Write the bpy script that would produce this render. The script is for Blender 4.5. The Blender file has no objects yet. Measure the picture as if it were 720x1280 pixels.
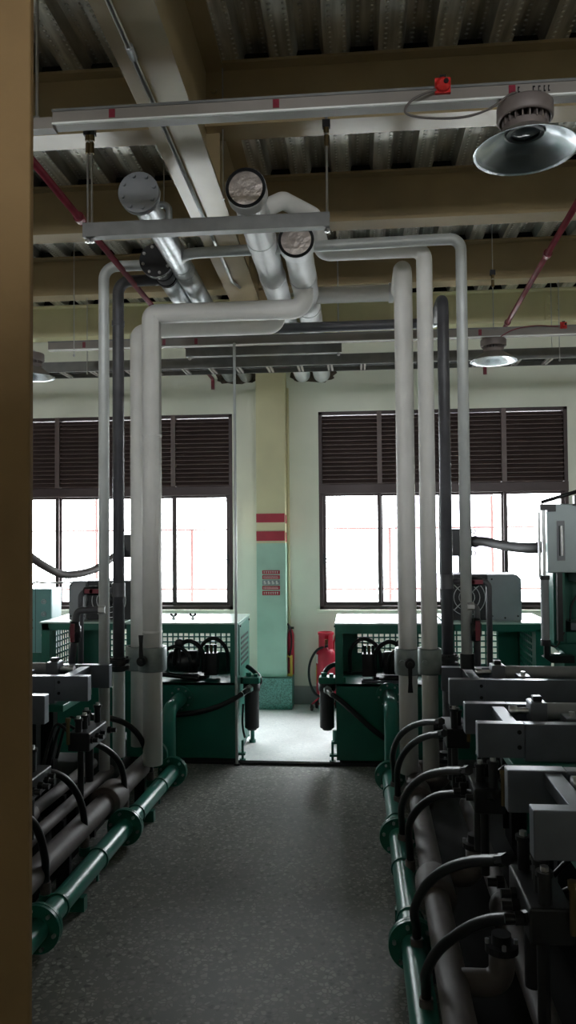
import bpy, math, random
from mathutils import Vector, Matrix
random.seed(7)
C = bpy.context.scene.collection
PI = math.pi

# ------------------------------------------------------------------ camera survey
FPX = 950.0; H = 1.6
YAW = math.atan(85/950); PITCH = .030; ROLL = .0084
Fv = Vector((-math.sin(YAW)*math.cos(PITCH), math.cos(YAW)*math.cos(PITCH), math.sin(PITCH)))
R0 = Vector((math.cos(YAW), math.sin(YAW), 0)); U0 = R0.cross(Fv)
Rv = R0*math.cos(ROLL) - U0*math.sin(ROLL)
Uv = U0*math.cos(ROLL) + R0*math.sin(ROLL)
def ray(px, py): return Fv + Rv*((px-360)/FPX) + Uv*((640-py)/FPX)
def PY(px, py, Y):
    d = ray(px, py); t = Y/d.y; return Vector((d.x*t, Y, H+d.z*t))
def PZ(px, py, z):
    d = ray(px, py); t = (z-H)/d.z; return Vector((d.x*t, d.y*t, z))
def X_(px, py, Y): return PY(px, py, Y).x
def Z_(px, py, Y): return PY(px, py, Y).z

cam = bpy.data.objects.new('camera', bpy.data.cameras.new('camera')); C.objects.link(cam)
cam.data.sensor_fit = 'HORIZONTAL'; cam.data.sensor_width = 36; cam.data.lens = FPX/720*36
cam.data.clip_start = .05
m = Matrix((Rv, Uv, -Fv)).transposed().to_4x4(); m.translation = Vector((0, 0, H))
cam.matrix_world = m
bpy.context.scene.camera = cam

# ------------------------------------------------------------------ materials
def mat(name, col, rough=.5, metal=0., var=0., vscale=6., bump=0., bscale=40., spec=.5, dirt=None, coat=0):
    M = bpy.data.materials.new(name); M.use_nodes = True
    nt = M.node_tree; N = nt.nodes; L = nt.links
    b = N['Principled BSDF']
    b.inputs['Base Color'].default_value = (*col, 1); b.inputs['Roughness'].default_value = rough
    b.inputs['Metallic'].default_value = metal; b.inputs['Specular IOR Level'].default_value = spec
    if coat: b.inputs['Coat Weight'].default_value = coat
    tc = N.new('ShaderNodeTexCoord')
    if var or dirt:
        n = N.new('ShaderNodeTexNoise'); n.inputs['Scale'].default_value = vscale; n.inputs['Detail'].default_value = 6
        L.new(tc.outputs['Object'], n.inputs['Vector'])
        r = N.new('ShaderNodeValToRGB')
        c0 = dirt if dirt else tuple(max(0, c*(1-var)) for c in col)
        c1 = tuple(min(1, c*(1+var*.6)) for c in col)
        r.color_ramp.elements[0].color = (*c0, 1); r.color_ramp.elements[1].color = (*c1, 1)
        r.color_ramp.elements[0].position = .3; r.color_ramp.elements[1].position = .62
        L.new(n.outputs['Fac'], r.inputs['Fac']); L.new(r.outputs['Color'], b.inputs['Base Color'])
    if bump:
        n2 = N.new('ShaderNodeTexNoise'); n2.inputs['Scale'].default_value = bscale; n2.inputs['Detail'].default_value = 3
        L.new(tc.outputs['Object'], n2.inputs['Vector'])
        bp = N.new('ShaderNodeBump'); bp.inputs['Strength'].default_value = bump; bp.inputs['Distance'].default_value = .01
        L.new(n2.outputs['Fac'], bp.inputs['Height']); L.new(bp.outputs['Normal'], b.inputs['Normal'])
    return M

M = {}
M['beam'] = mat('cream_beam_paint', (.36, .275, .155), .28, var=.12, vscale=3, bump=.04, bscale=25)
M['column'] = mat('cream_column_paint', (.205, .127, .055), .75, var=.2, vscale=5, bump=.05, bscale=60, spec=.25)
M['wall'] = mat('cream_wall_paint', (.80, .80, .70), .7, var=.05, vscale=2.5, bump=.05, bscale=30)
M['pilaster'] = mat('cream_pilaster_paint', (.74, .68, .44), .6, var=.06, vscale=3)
M['mint'] = mat('mint_green_wall_paint', (.42, .62, .52), .5, var=.08, vscale=5)
M['galv'] = mat('galvanised_steel', (.48, .50, .52), .38, .85, var=.25, vscale=14, bump=.05, bscale=30)
M['strut'] = mat('grey_galvanised_channel', (.19, .19, .185), .45, .4, var=.15, vscale=12)
M['steel'] = mat('brushed_steel', (.55, .55, .56), .3, .95, var=.1, vscale=20)
M['alu'] = mat('aluminium_plate', (.15, .16, .185), .33, .5, var=.12, vscale=9)
M['silverpaint'] = mat('silver_grey_pipe_paint', (.60, .62, .62), .42, .15, var=.08, vscale=10)
M['insul'] = mat('white_pipe_insulation', (.80, .78, .76), .6, var=.06, vscale=7, bump=.06, bscale=50)
M['wrap'] = mat('white_foil_wrap', (.74, .74, .76), .45, .08, var=.1, vscale=6, bump=.25, bscale=18)
M['foil'] = mat('crinkled_foil', (.66, .58, .54), .35, .6, var=.2, vscale=16, bump=.6, bscale=34)
M['darkpipe'] = mat('charcoal_pipe_paint', (.085, .083, .095), .4, var=.2, vscale=9)
M['black'] = mat('black_rubber', (.007, .007, .008), .4, var=.2, vscale=20, spec=.35)
M['blackmetal'] = mat('black_oily_metal', (.014, .014, .016), .38, .2, var=.3, vscale=18)
M['brownpipe'] = mat('dusty_brown_pipe_lagging', (.095, .078, .074), .6, var=.3, vscale=9, bump=.08, bscale=40)
M['green'] = mat('dark_green_machine_paint', (.010, .125, .088), .33, var=.15, vscale=5)
M['lidglare'] = mat('green_lid_painted_glare', (.48, .62, .56), .25, var=.08, vscale=5)  # machine green made pale: window glare put into the colour
M['teal'] = mat('teal_control_box_paint', (.16, .36, .35), .45, var=.1, vscale=6)
M['greypanel'] = mat('grey_green_panel_paint', (.40, .47, .48), .38, .1, var=.05, vscale=4)
M['hood'] = mat('grey_hood_paint', (.27, .28, .30), .5, var=.1, vscale=6)
M['red'] = mat('red_paint', (.42, .012, .035), .4, var=.1, vscale=8)
M['redpipe'] = mat('dark_red_pipe_paint', (.20, .022, .038), .3, var=.25, vscale=12)
M['redplastic'] = mat('red_plastic', (.55, .018, .015), .4)
M['yellow'] = mat('yellow_paint', (.62, .42, .06), .5, var=.1)
M['brown'] = mat('brown_window_frame', (.045, .026, .026), .42, .2, var=.1, vscale=9)
M['louver'] = mat('brown_louver_paint', (.115, .078, .072), .42, .1, var=.1, vscale=9)
M['white'] = mat('white_paint', (.75, .75, .73), .5)
M['lampgrey'] = mat('taupe_lamp_housing', (.20, .165, .155), .5, .2, var=.08, vscale=10)
M['reflector'] = mat('spun_aluminium_reflector', (.66, .70, .74), .27, .95)
M['reflout'] = mat('reflector_outside', (.24, .22, .20), .45, .4)
M['lens'] = mat('lamp_lens', (.06, .07, .08), .08, 0)
M['trunk'] = mat('pale_grey_trunking', (.235, .21, .19), .4, var=.06, vscale=8)
M['brass'] = mat('brass_fitting', (.16, .115, .055), .4, .8)
M['coral'] = mat('coral_railing_paint', (.12, .05, .05), .6)
M['building'] = mat('pale_building_render', (.155, .135, .165), .8)
M['ground'] = mat('outdoor_concrete', (.30, .30, .29), .8, var=.1)
M['dirt'] = mat('crumbled_mortar', (.10, .075, .055), .95, var=.5, vscale=30, bump=.8, bscale=60)
M['plinth'] = mat('green_terrazzo_plinth', (.10, .25, .22), .4, var=.6, vscale=90)
M['basegrey'] = mat('grey_skirting_paint', (.28, .29, .29), .5)
M['cable'] = mat('grey_cable_sheath', (.12, .10, .09), .5)
M['blackcable'] = mat('black_cable_sheath', (.015, .015, .016), .5)
M['pipegreen'] = mat('teal_green_pipe_paint', (.022, .185, .14), .3, var=.15, vscale=5)
M['cast'] = mat('dull_zinc_casting', (.24, .27, .27), .45, .45, var=.25, vscale=14)
M['corr'] = mat('dark_corrugated_sleeve', (.02, .018, .02), .62)
M['dark'] = mat('dark_recess', (.01, .01, .01), .8, spec=.15)
M['tray'] = mat('under_machine_shade', (.012, .012, .011), .75, spec=.15)  # even black for the shade sheets added on the floor

def glass_mat():
    g = bpy.data.materials.new('window_glass'); g.use_nodes = True
    nt = g.node_tree; N = nt.nodes; L = nt.links; N.remove(N['Principled BSDF'])
    t = N.new('ShaderNodeBsdfTransparent'); t.inputs['Color'].default_value = (.96, .97, .97, 1)
    s = N.new('ShaderNodeBsdfGlossy'); s.inputs['Roughness'].default_value = .03
    mx = N.new('ShaderNodeMixShader'); mx.inputs['Fac'].default_value = .06
    L.new(t.outputs[0], mx.inputs[1]); L.new(s.outputs[0], mx.inputs[2]); L.new(mx.outputs[0], N['Material Output'].inputs['Surface'])
    return g
M['glass'] = glass_mat()

def terrazzo(name, base, chip, chip2, rough):
    g = bpy.data.materials.new(name); g.use_nodes = True
    nt = g.node_tree; N = nt.nodes; L = nt.links; b = N['Principled BSDF']
    tc = N.new('ShaderNodeTexCoord')
    v = N.new('ShaderNodeTexVoronoi'); v.inputs['Scale'].default_value = 50; v.inputs['Randomness'].default_value = 1
    L.new(tc.outputs['Object'], v.inputs['Vector'])
    r = N.new('ShaderNodeValToRGB'); r.color_ramp.interpolation = 'CONSTANT'
    e = r.color_ramp.elements; e[0].color = (*base, 1); e[0].position = 0; e[1].color = (*chip, 1); e[1].position = .36
    k = e.new(.60); k.color = (*chip2, 1); k = e.new(.82); k.color = tuple(c*(.55 if base[0] < .4 else .88) for c in base)+(1,)
    L.new(v.outputs['Color'], r.inputs['Fac'])
    d = N.new('ShaderNodeTexVoronoi'); d.feature = 'DISTANCE_TO_EDGE'; d.inputs['Scale'].default_value = 50
    L.new(tc.outputs['Object'], d.inputs['Vector'])
    ms = N.new('ShaderNodeMath'); ms.operation = 'GREATER_THAN'; ms.inputs[1].default_value = .12
    L.new(d.outputs['Distance'], ms.inputs[0])
    mx = N.new('ShaderNodeMix'); mx.data_type = 'RGBA'; mx.inputs[6].default_value = (*base, 1)
    L.new(ms.outputs[0], mx.inputs[0]); L.new(r.outputs['Color'], mx.inputs[7])
    n = N.new('ShaderNodeTexNoise'); n.inputs['Scale'].default_value = 1.3; n.inputs['Detail'].default_value = 5
    L.new(tc.outputs['Object'], n.inputs['Vector'])
    rr = N.new('ShaderNodeMapRange'); rr.inputs[1].default_value = .3; rr.inputs[2].default_value = .7
    rr.inputs[3].default_value = .72; rr.inputs[4].default_value = 1.15
    L.new(n.outputs['Fac'], rr.inputs[0])
    mu = N.new('ShaderNodeMix'); mu.data_type = 'RGBA'; mu.blend_type = 'MULTIPLY'; mu.inputs[0].default_value = 1
    L.new(mx.outputs[2], mu.inputs[6]); L.new(rr.outputs[0], mu.inputs[7])
    L.new(mu.outputs[2], b.inputs['Base Color'])
    r2 = N.new('ShaderNodeMapRange'); r2.inputs[3].default_value = rough-.07; r2.inputs[4].default_value = rough+.1
    L.new(n.outputs['Fac'], r2.inputs[0]); L.new(r2.outputs[0], b.inputs['Roughness'])
    b.inputs['Specular IOR Level'].default_value = .5
    return g
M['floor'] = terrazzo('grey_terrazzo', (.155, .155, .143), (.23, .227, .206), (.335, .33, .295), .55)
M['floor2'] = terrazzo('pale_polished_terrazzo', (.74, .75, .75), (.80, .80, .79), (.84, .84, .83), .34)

def deck_mat():
    g = bpy.data.materials.new('galvanised_deck'); g.use_nodes = True
    nt = g.node_tree; N = nt.nodes; L = nt.links; b = N['Principled BSDF']
    b.inputs['Metallic'].default_value = .75
    tc = N.new('ShaderNodeTexCoord'); sp = N.new('ShaderNodeSeparateXYZ'); L.new(tc.outputs['Object'], sp.inputs[0])
    def ma(op, a, c=None, d=None):
        q = N.new('ShaderNodeMath'); q.operation = op
        for i, w in enumerate((a, c, d)):
            if w is None: continue
            if isinstance(w, (int, float)): q.inputs[i].default_value = w
            else: L.new(w, q.inputs[i])
        return q.outputs[0]
    fx = ma('FRACT', ma('DIVIDE', sp.outputs['X'], .0625)); dx = ma('MULTIPLY', ma('SUBTRACT', fx, .5), .0625)
    fy = ma('FRACT', ma('DIVIDE', sp.outputs['Y'], .034)); dy = ma('MULTIPLY', ma('SUBTRACT', fy, .5), .034)
    dist = ma('SQRT', ma('ADD', ma('MULTIPLY', dx, dx), ma('MULTIPLY', dy, dy)))
    h = N.new('ShaderNodeMapRange'); h.interpolation_type = 'SMOOTHSTEP'
    h.inputs[1].default_value = .0095; h.inputs[2].default_value = .003; h.inputs[3].default_value = 0; h.inputs[4].default_value = 1
    L.new(dist, h.inputs[0])
    bp = N.new('ShaderNodeBump'); bp.inputs['Strength'].default_value = .9; bp.inputs['Distance'].default_value = .02
    L.new(h.outputs[0], bp.inputs['Height']); L.new(bp.outputs['Normal'], b.inputs['Normal'])
    n = N.new('ShaderNodeTexNoise'); n.inputs['Scale'].default_value = 5; n.inputs['Detail'].default_value = 6
    mp = N.new('ShaderNodeMapping'); mp.inputs['Scale'].default_value = (6, .5, 1)
    L.new(tc.outputs['Object'], mp.inputs[0]); L.new(mp.outputs[0], n.inputs['Vector'])
    r = N.new('ShaderNodeValToRGB'); r.color_ramp.elements[0].color = (.36, .345, .31, 1); r.color_ramp.elements[1].color = (.80, .78, .73, 1)
    r.color_ramp.elements[0].position = .3; r.color_ramp.elements[1].position = .7
    L.new(n.outputs['Fac'], r.inputs['Fac'])
    dm = N.new('ShaderNodeMix'); dm.data_type = 'RGBA'; dm.inputs[7].default_value = (.95, .95, .93, 1)  # dimples coloured near-white, painted in place of the glints they catch
    L.new(h.outputs[0], dm.inputs[0]); L.new(r.outputs['Color'], dm.inputs[6]); L.new(dm.outputs[2], b.inputs['Base Color'])
    b.inputs['Roughness'].default_value = .46
    return g
M['deck'] = deck_mat()

# ------------------------------------------------------------------ mesh builder
class MB:
    def __init__(s): s.v = []; s.f = []; s.sm = []
    def add(s, vs, fs, smooth=False):
        o = len(s.v); s.v += [Vector(a) for a in vs]
        for f in fs: s.f.append([i+o for i in f]); s.sm.append(smooth)
        return s
    def box(s, x0, x1, y0, y1, z0, z1):
        x0, x1 = min(x0, x1), max(x0, x1); y0, y1 = min(y0, y1), max(y0, y1); z0, z1 = min(z0, z1), max(z0, z1)
        vs = [(x0,y0,z0),(x1,y0,z0),(x1,y1,z0),(x0,y1,z0),(x0,y0,z1),(x1,y0,z1),(x1,y1,z1),(x0,y1,z1)]
        return s.add(vs, [(3,2,1,0),(4,5,6,7),(0,1,5,4),(1,2,6,5),(2,3,7,6),(3,0,4,7)])
    def cbox(s, c, d): return s.box(c[0]-d[0]/2, c[0]+d[0]/2, c[1]-d[1]/2, c[1]+d[1]/2, c[2]-d[2]/2, c[2]+d[2]/2)
    def prism(s, poly, axis, a, b):
        """extrude 2-D polygon along axis ('x': poly=(y,z); 'y': poly=(x,z); 'z': poly=(x,y))"""
        def pt(p, t): return {'x': (t, p[0], p[1]), 'y': (p[0], t, p[1]), 'z': (p[0], p[1], t)}[axis]
        n = len(poly)
        vs = [pt(p, a) for p in poly] + [pt(p, b) for p in poly]
        fs = [(i, (i+1) % n, (i+1) % n+n, i+n) for i in range(n)] + [tuple(range(n))[::-1], tuple(range(n, 2*n))]
        return s.add(vs, fs)
    def lathe(s, prof, c, axis=(0,0,1), n=32, smooth=True, close=False):
        """prof: list of (r, h) along axis from c"""
        ax = Vector(axis).normalized(); t = Vector((1,0,0)) if abs(ax.x) < .9 else Vector((0,1,0))
        u = ax.cross(t).normalized(); w = ax.cross(u); c = Vector(c)
        vs = []
        for (r, h) in prof:
            for k in range(n):
                a = 2*PI*k/n; vs.append(c + ax*h + (u*math.cos(a)+w*math.sin(a))*r)
        fs = []
        m_ = len(prof)
        rng = range(m_) if close else range(m_-1)
        for i in rng:
            j = (i+1) % m_
            for k in range(n): fs.append((i*n+k, i*n+(k+1) % n, j*n+(k+1) % n, j*n+k))
        return s.add(vs, fs, smooth)
    def cyl(s, p0, p1, r, n=24, r1=None):
        p0 = Vector(p0); p1 = Vector(p1); L = (p1-p0).length; r1 = r if r1 is None else r1
        s.lathe([(r, 0), (r1, L)], p0, p1-p0, n, True)
        s.disc(p0, p0-p1, r, n); s.disc(p1, p1-p0, r1, n)
        return s
    def disc(s, c, axis, r, n=24):
        ax = Vector(axis).normalized(); t = Vector((1,0,0)) if abs(ax.x) < .9 else Vector((0,1,0))
        u = ax.cross(t).normalized(); w = ax.cross(u); c = Vector(c)
        return s.add([c+(u*math.cos(2*PI*k/n)+w*math.sin(2*PI*k/n))*r for k in range(n)], [tuple(range(n))])
    def ring(s, c, axis, r0, r1, L, n=32):
        return s.lathe([(r0, 0), (r1, 0), (r1, L), (r0, L)], c, axis, n, False, True)
    def tube(s, pts, r, n=16, caps=True):
        pts = [Vector(p) for p in pts]; q = [pts[0]]
        for p in pts[1:]:
            if (p-q[-1]).length > 1e-5: q.append(p)
        pts = q; m_ = len(pts)
        tg = []
        for i in range(m_):
            a = pts[i]-pts[i-1] if i else pts[1]-pts[0]; b = pts[i+1]-pts[i] if i < m_-1 else a
            tg.append((a.normalized()+b.normalized()).normalized())
        u = tg[0].cross(Vector((0,0,1)));
        if u.length < .1: u = tg[0].cross(Vector((1,0,0)))
        u.normalize(); vs = []
        for i in range(m_):
            u = (u - tg[i]*u.dot(tg[i])).normalized(); w = tg[i].cross(u)
            rr = r[i] if isinstance(r, (list, tuple)) else r
            for k in range(n): a = 2*PI*k/n; vs.append(pts[i]+(u*math.cos(a)+w*math.sin(a))*rr)
        fs = [(i*n+k, i*n+(k+1) % n, (i+1)*n+(k+1) % n, (i+1)*n+k) for i in range(m_-1) for k in range(n)]
        s.add(vs, fs, True)
        if caps:
            o = len(s.v)-m_*n
            s.f.append([o+k for k in range(n)][::-1]); s.sm.append(False)
            s.f.append([o+(m_-1)*n+k for k in range(n)]); s.sm.append(False)
        return s
    def sphere(s, c, r, n=14, sz=1.):
        prof = [(max(1e-4, r*math.sin(PI*i/n)), -r*sz*math.cos(PI*i/n)) for i in range(n+1)]
        return s.lathe(prof, c, (0,0,1), 18)
    def hexa(s, p0, p1, r): # nut / bolt head
        p0 = Vector(p0); p1 = Vector(p1)
        s.lathe([(r, 0), (r, (p1-p0).length)], p0, p1-p0, 6, False); s.disc(p0, p0-p1, r, 6); s.disc(p1, p1-p0, r, 6)
        return s
    def build(s, name, m, parent=None, label=None, bevel=0):
        off = rootloc(parent) if parent else Vector((0,0,0))
        me = bpy.data.meshes.new(name)
        me.from_pydata([tuple(v-off) for v in s.v], [], s.f)
        me.polygons.foreach_set('use_smooth', s.sm); me.update()
        me.materials.append(M[m] if isinstance(m, str) else m)
        import bmesh
        bm = bmesh.new(); bm.from_mesh(me); bmesh.ops.recalc_face_normals(bm, faces=bm.faces); bm.to_mesh(me); bm.free()
        o = bpy.data.objects.new(name, me); C.objects.link(o)
        if parent: o.parent = parent
        if label: o['label'] = label
        if bevel:
            b = o.modifiers.new('bevel', 'BEVEL'); b.width = bevel; b.segments = 2; b.limit_method = 'ANGLE'; b.angle_limit = .7
        return o
def rootloc(o):
    v = Vector((0,0,0))
    while o: v += o.location; o = o.parent
    return v
def thing(name, label, cat, loc=(0,0,0), group=None):
    o = bpy.data.objects.new(name, None); C.objects.link(o); o.location = loc; o.empty_display_size = .1
    o['label'] = label; o['category'] = cat
    if group: o['group'] = group
    return o
def tag(o, label, cat, group=None):
    o['label'] = label; o['category'] = cat
    if group: o['group'] = group
    return o
def struct(o, label=None):
    o['kind'] = 'structure'
    if label: o['label'] = label
    return o
def fillet(pts, R, n=8):
    pts = [Vector(p) for p in pts]; out = [pts[0]]
    for i in range(1, len(pts)-1):
        a, b, c = pts[i-1], pts[i], pts[i+1]
        d1 = (a-b); d2 = (c-b); r = R[i-1] if isinstance(R, (list, tuple)) else R
        ang = d1.angle(d2)
        if ang > PI-.02: out.append(b); continue
        t = min(r/math.tan(ang/2), d1.length*.49, d2.length*.49); rr = t*math.tan(ang/2)
        d1.normalize(); d2.normalize()
        cen = b + (d1+d2).normalized()*(rr/math.sin(ang/2))
        p0 = b+d1*t; p1 = b+d2*t
        v0 = p0-cen; v1 = p1-cen; tot = v0.angle(v1)
        for k in range(n+1):
            f = k/n; out.append(cen + (v0*math.sin((1-f)*tot)+v1*math.sin(f*tot))/math.sin(tot))
    out.append(pts[-1]); return out
def spline(pts, n=8):
    pts = [Vector(p) for p in pts]; P = [pts[0]*2-pts[1]]+pts+[pts[-1]*2-pts[-2]]; out = []
    for i in range(1, len(P)-2):
        for k in range(n):
            t = k/n; a, b, c, d = P[i-1:i+3]
            out.append(.5*((2*b)+(c-a)*t+(2*a-5*b+4*c-d)*t*t+(3*b-a-3*c+d)*t**3))
    out.append(pts[-1]); return out

# ------------------------------------------------------------------ the room shell
YW = 7.22                         # face of the window wall
XL, XR, YB = -6.5, 5.5, -6.0      # side walls and the rear of the hall
ZF, ZD = 3.52, 3.83               # beam undersides and deck underside
YS = 5.32                         # floor threshold between the machines
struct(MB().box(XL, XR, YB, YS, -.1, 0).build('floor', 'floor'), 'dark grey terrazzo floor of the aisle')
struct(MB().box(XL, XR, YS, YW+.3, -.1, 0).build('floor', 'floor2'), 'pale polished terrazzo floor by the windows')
struct(MB().box(.30, 2.4, .9, 5.28, 0, .004).box(.66, 2.4, 5.28, 6.3, 0, .004).build('floor', 'tray'), 'black sheet painted in as shade under the right row of presses')  # black sheets on the floor stand in for shade under the machines
struct(MB().box(-3.2, -1.42, .9, 6.3, 0, .004).build('floor', 'tray'), 'black sheet painted in as shade under the left row of presses')
# ribbed steel deck
g = MB(); prof = []; x = XL
while x < XR:
    prof += [(x, ZD+.062), (x+.105, ZD+.062), (x+.125, ZD), (x+.230, ZD)]; x += .25
prof2 = [(a, b) for a, b in prof]
vs = []; fs = []
ys = (YB, YW+.3)
for a, b in prof2: vs += [(a, ys[0], b), (a, ys[1], b)]
for i in range(len(prof2)-1): fs.append((2*i, 2*i+1, 2*i+3, 2*i+2))
g.add(vs, fs)
g.box(XL, XR, YB, YW+.3, ZD+.066, ZD+.16)
struct(g.build('ceiling', 'deck'), 'ribbed galvanised steel deck ceiling')
struct(MB().box(XL-.2, XL, YB, YW+.3, 0, ZD+.16).build('wall_left', 'wall'))
struct(MB().box(XR, XR+.2, YB, YW+.3, 0, ZD+.16).build('wall_right', 'wall'))
# rear wall; three unseen high openings placed and sized for fill light
RW = [(-4.95, -3.4), (-.78, .78), (2.8, 4.35)]; RZ = (2.6, 3.45)
g = MB(); xs = XL
for a, b in RW:
    g.box(xs, a, YB-.2, YB, 0, ZD+.16); g.box(a, b, YB-.2, YB, 0, RZ[0]); g.box(a, b, YB-.2, YB, RZ[1], ZD+.16); xs = b
g.box(xs, XR, YB-.2, YB, 0, ZD+.16)
struct(g.build('wall_front', 'wall'), 'rear wall of the hall behind the camera')
struct(MB().box(-3.2, 2.8, -1.12, -1.0, 0, 2.2).build('wall_shade_added', 'wall'), 'added partition behind the camera, shading the low machinery')  # unseen wall added to keep rear light off the lower machines
# window wall
WZ0, WZM, WZ1 = .89, 2.03, 2.77
WA = (-3.50, -1.18); WBx = (-.35, 1.96)
g = MB(); xs = XL
for a, b in (WA, WBx):
    g.box(xs, a, YW, YW+.16, 0, ZD+.16); g.box(a, b, YW, YW+.16, 0, WZ0); g.box(a, b, YW, YW+.16, WZ1, ZD+.16); xs = b
g.box(xs, XR, YW, YW+.16, 0, ZD+.16)
wall = struct(g.build('wall_back', 'wall'), 'pale cream wall with two tall windows')
for nm, pxs, py in (('pipe_opening', (270, 323), 469), ('pipe_opening', (362, 420), 467)):
    a = X_(pxs[0], py, YW); b = X_(pxs[1], py, YW); cz = Z_(sum(pxs)/2, py, YW); n = 26; cx = (a+b)/2
    rnd = random.Random(pxs[0]); poly = []
    for k in range(n):
        t = 2*PI*k/n; rr = 1+rnd.uniform(-.12, .1)
        poly.append((cx+(b-a)/2*rr*math.copysign(abs(math.cos(t))**.7, math.cos(t)), cz+.085*rr*math.copysign(abs(math.sin(t))**.7, math.sin(t))))
    MB().prism(poly, 'y', YW-.006, YW+.01).build(nm, 'dirt', wall, 'rough mortar hole where pipes leave through the wall')
# skirting
g = MB().box(-.60, 2.3, YW-.012, YW, 0, .17)
struct(g.build('baseboard_back', 'basegrey'))
g = MB().box(-3.6, -1.0, YW-.012, YW, 0, .17)
struct(g.build('baseboard_back', 'basegrey'))
# window sills
for i, (a, b) in enumerate((WA, WBx)):
    struct(MB().box(a-.03, b+.03, YW-.03, YW+.10, WZ0-.03, WZ0).build('trim_%d' % (i+1), 'wall', bevel=.004), 'painted window sill')

def window(idx, x0, x1, label):
    W = struct(MB().box(x0, x0+.035, YW+.0, YW+.10, WZ0, WZ1).box(x1-.035, x1, YW, YW+.10, WZ0, WZ1)
        .box(x0, x1, YW, YW+.10, WZ1-.03, WZ1).box(x0, x1, YW, YW+.10, WZ0, WZ0+.035)
        .box(x0, x1, YW-.01, YW+.10, WZM-.045, WZM+.045).build('window_%d' % idx, 'brown', bevel=.003), label)
    w = (x1-x0)/4
    for k in range(4):
        a = x0+k*w; b = a+w
        g = MB()
        if k: g.box(a-.022, a+.022, YW-.004, YW+.09, WZM, WZ1)
        n = 16; zz0 = WZM+.05; zz1 = WZ1-.035; st = (zz1-zz0)/n
        for j in range(n):
            z = zz0+j*st
            g.add([(a+.02, YW+.012, z), (b-.02, YW+.012, z), (b-.02, YW+.062, z+st*.92), (a+.02, YW+.062, z+st*.92),
                   (a+.02, YW+.012, z+.006), (b-.02, YW+.012, z+.006), (b-.02, YW+.062, z+st*.92+.006), (a+.02, YW+.062, z+st*.92+.006)],
                  [(3,2,1,0),(4,5,6,7),(0,1,5,4),(1,2,6,5),(2,3,7,6),(3,0,4,7)])
        g.box(a+.02, b-.02, YW+.075, YW+.085, zz0, zz1)
        g.build('louver_panel', 'louver', W)
        # sliding sash
        yo = YW+.02 if k % 3 == 0 else YW+.055
        s0 = a+(.03 if k == 0 else -.01); s1 = b-(.03 if k == 3 else -.01); t = .036
        zs0 = WZ0+.035; zs1 = WZM-.045
        S = MB().box(s0, s0+t, yo, yo+.03, zs0, zs1).box(s1-t, s1, yo, yo+.03, zs0, zs1)\
            .box(s0+t, s1-t, yo, yo+.03, zs0, zs0+t).box(s0+t, s1-t, yo, yo+.03, zs1-t*.6, zs1).build('sash', 'brown', W, bevel=.003)
        MB().box(s0+t-.004, s1-t+.004, yo+.012, yo+.017, zs0+t-.004, zs1-t*.6+.004).build('pane', 'glass', S)
        hx = s0+t*.5 if k in (0, 2) else s1-t*.5
        if k in (0, 3):
            MB().box(hx-.009, hx+.009, yo-.018, yo, 1.32, 1.42).cyl((hx, yo-.02, 1.37), (hx+(.05 if k == 0 else -.05), yo-.025, 1.37), .006, 8).build('latch', 'blackmetal', S)
    return W
window(1, *WA, 'brown window with louvred top left of the pilaster')
window(2, *WBx, 'brown window with louvred top right of the pilaster')

# pilaster between the windows
px0, px1 = -.952, -.665; pz = Z_(340, 679, YW-.2)
YP = YW-.20
px0 = X_(321, 700, YP); px1 = X_(357, 700, YP)
pil = struct(MB().box(px0, px1, YP, YW, pz, ZD).build('trim_3', 'pilaster'), 'cream pilaster between the two windows')
MB().box(px0-.001, px1+.001, YP-.003, YW, .29, pz).build('painted_dado', 'mint', pil, 'mint green painted lower half')
for ya, yb in ((642, 653), (664, 676)):
    za, zb_ = Z_(340, yb, YP), Z_(340, ya, YP)
    MB().box(px0-.002, px1-.006, YP-.006, YP, za, zb_).box(px1-.004, px1+.004, YP+.004, YP+.10, za-.01, zb_-.012).build('painted_stripe', 'red', pil, 'dark red painted stripe')
pa = PZ(322, 887, 0); pb = PZ(368, 887, 0); YPl = 6.97
struct(MB().box(pa.x, X_(361, 852, YPl)+.03, YPl, YW, 0, .285).build('trim_4', 'plinth', bevel=.006), 'green terrazzo plinth under the pilaster')
# conduit up the side of the pilaster
c0 = X_(361, 700, YW-.03)
struct(MB().tube([(c0, YW-.018, .3), (c0, YW-.018, 3.0)], .012, 10).build('trim_5', 'pilaster'), 'thin cream conduit beside the pilaster')

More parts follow.
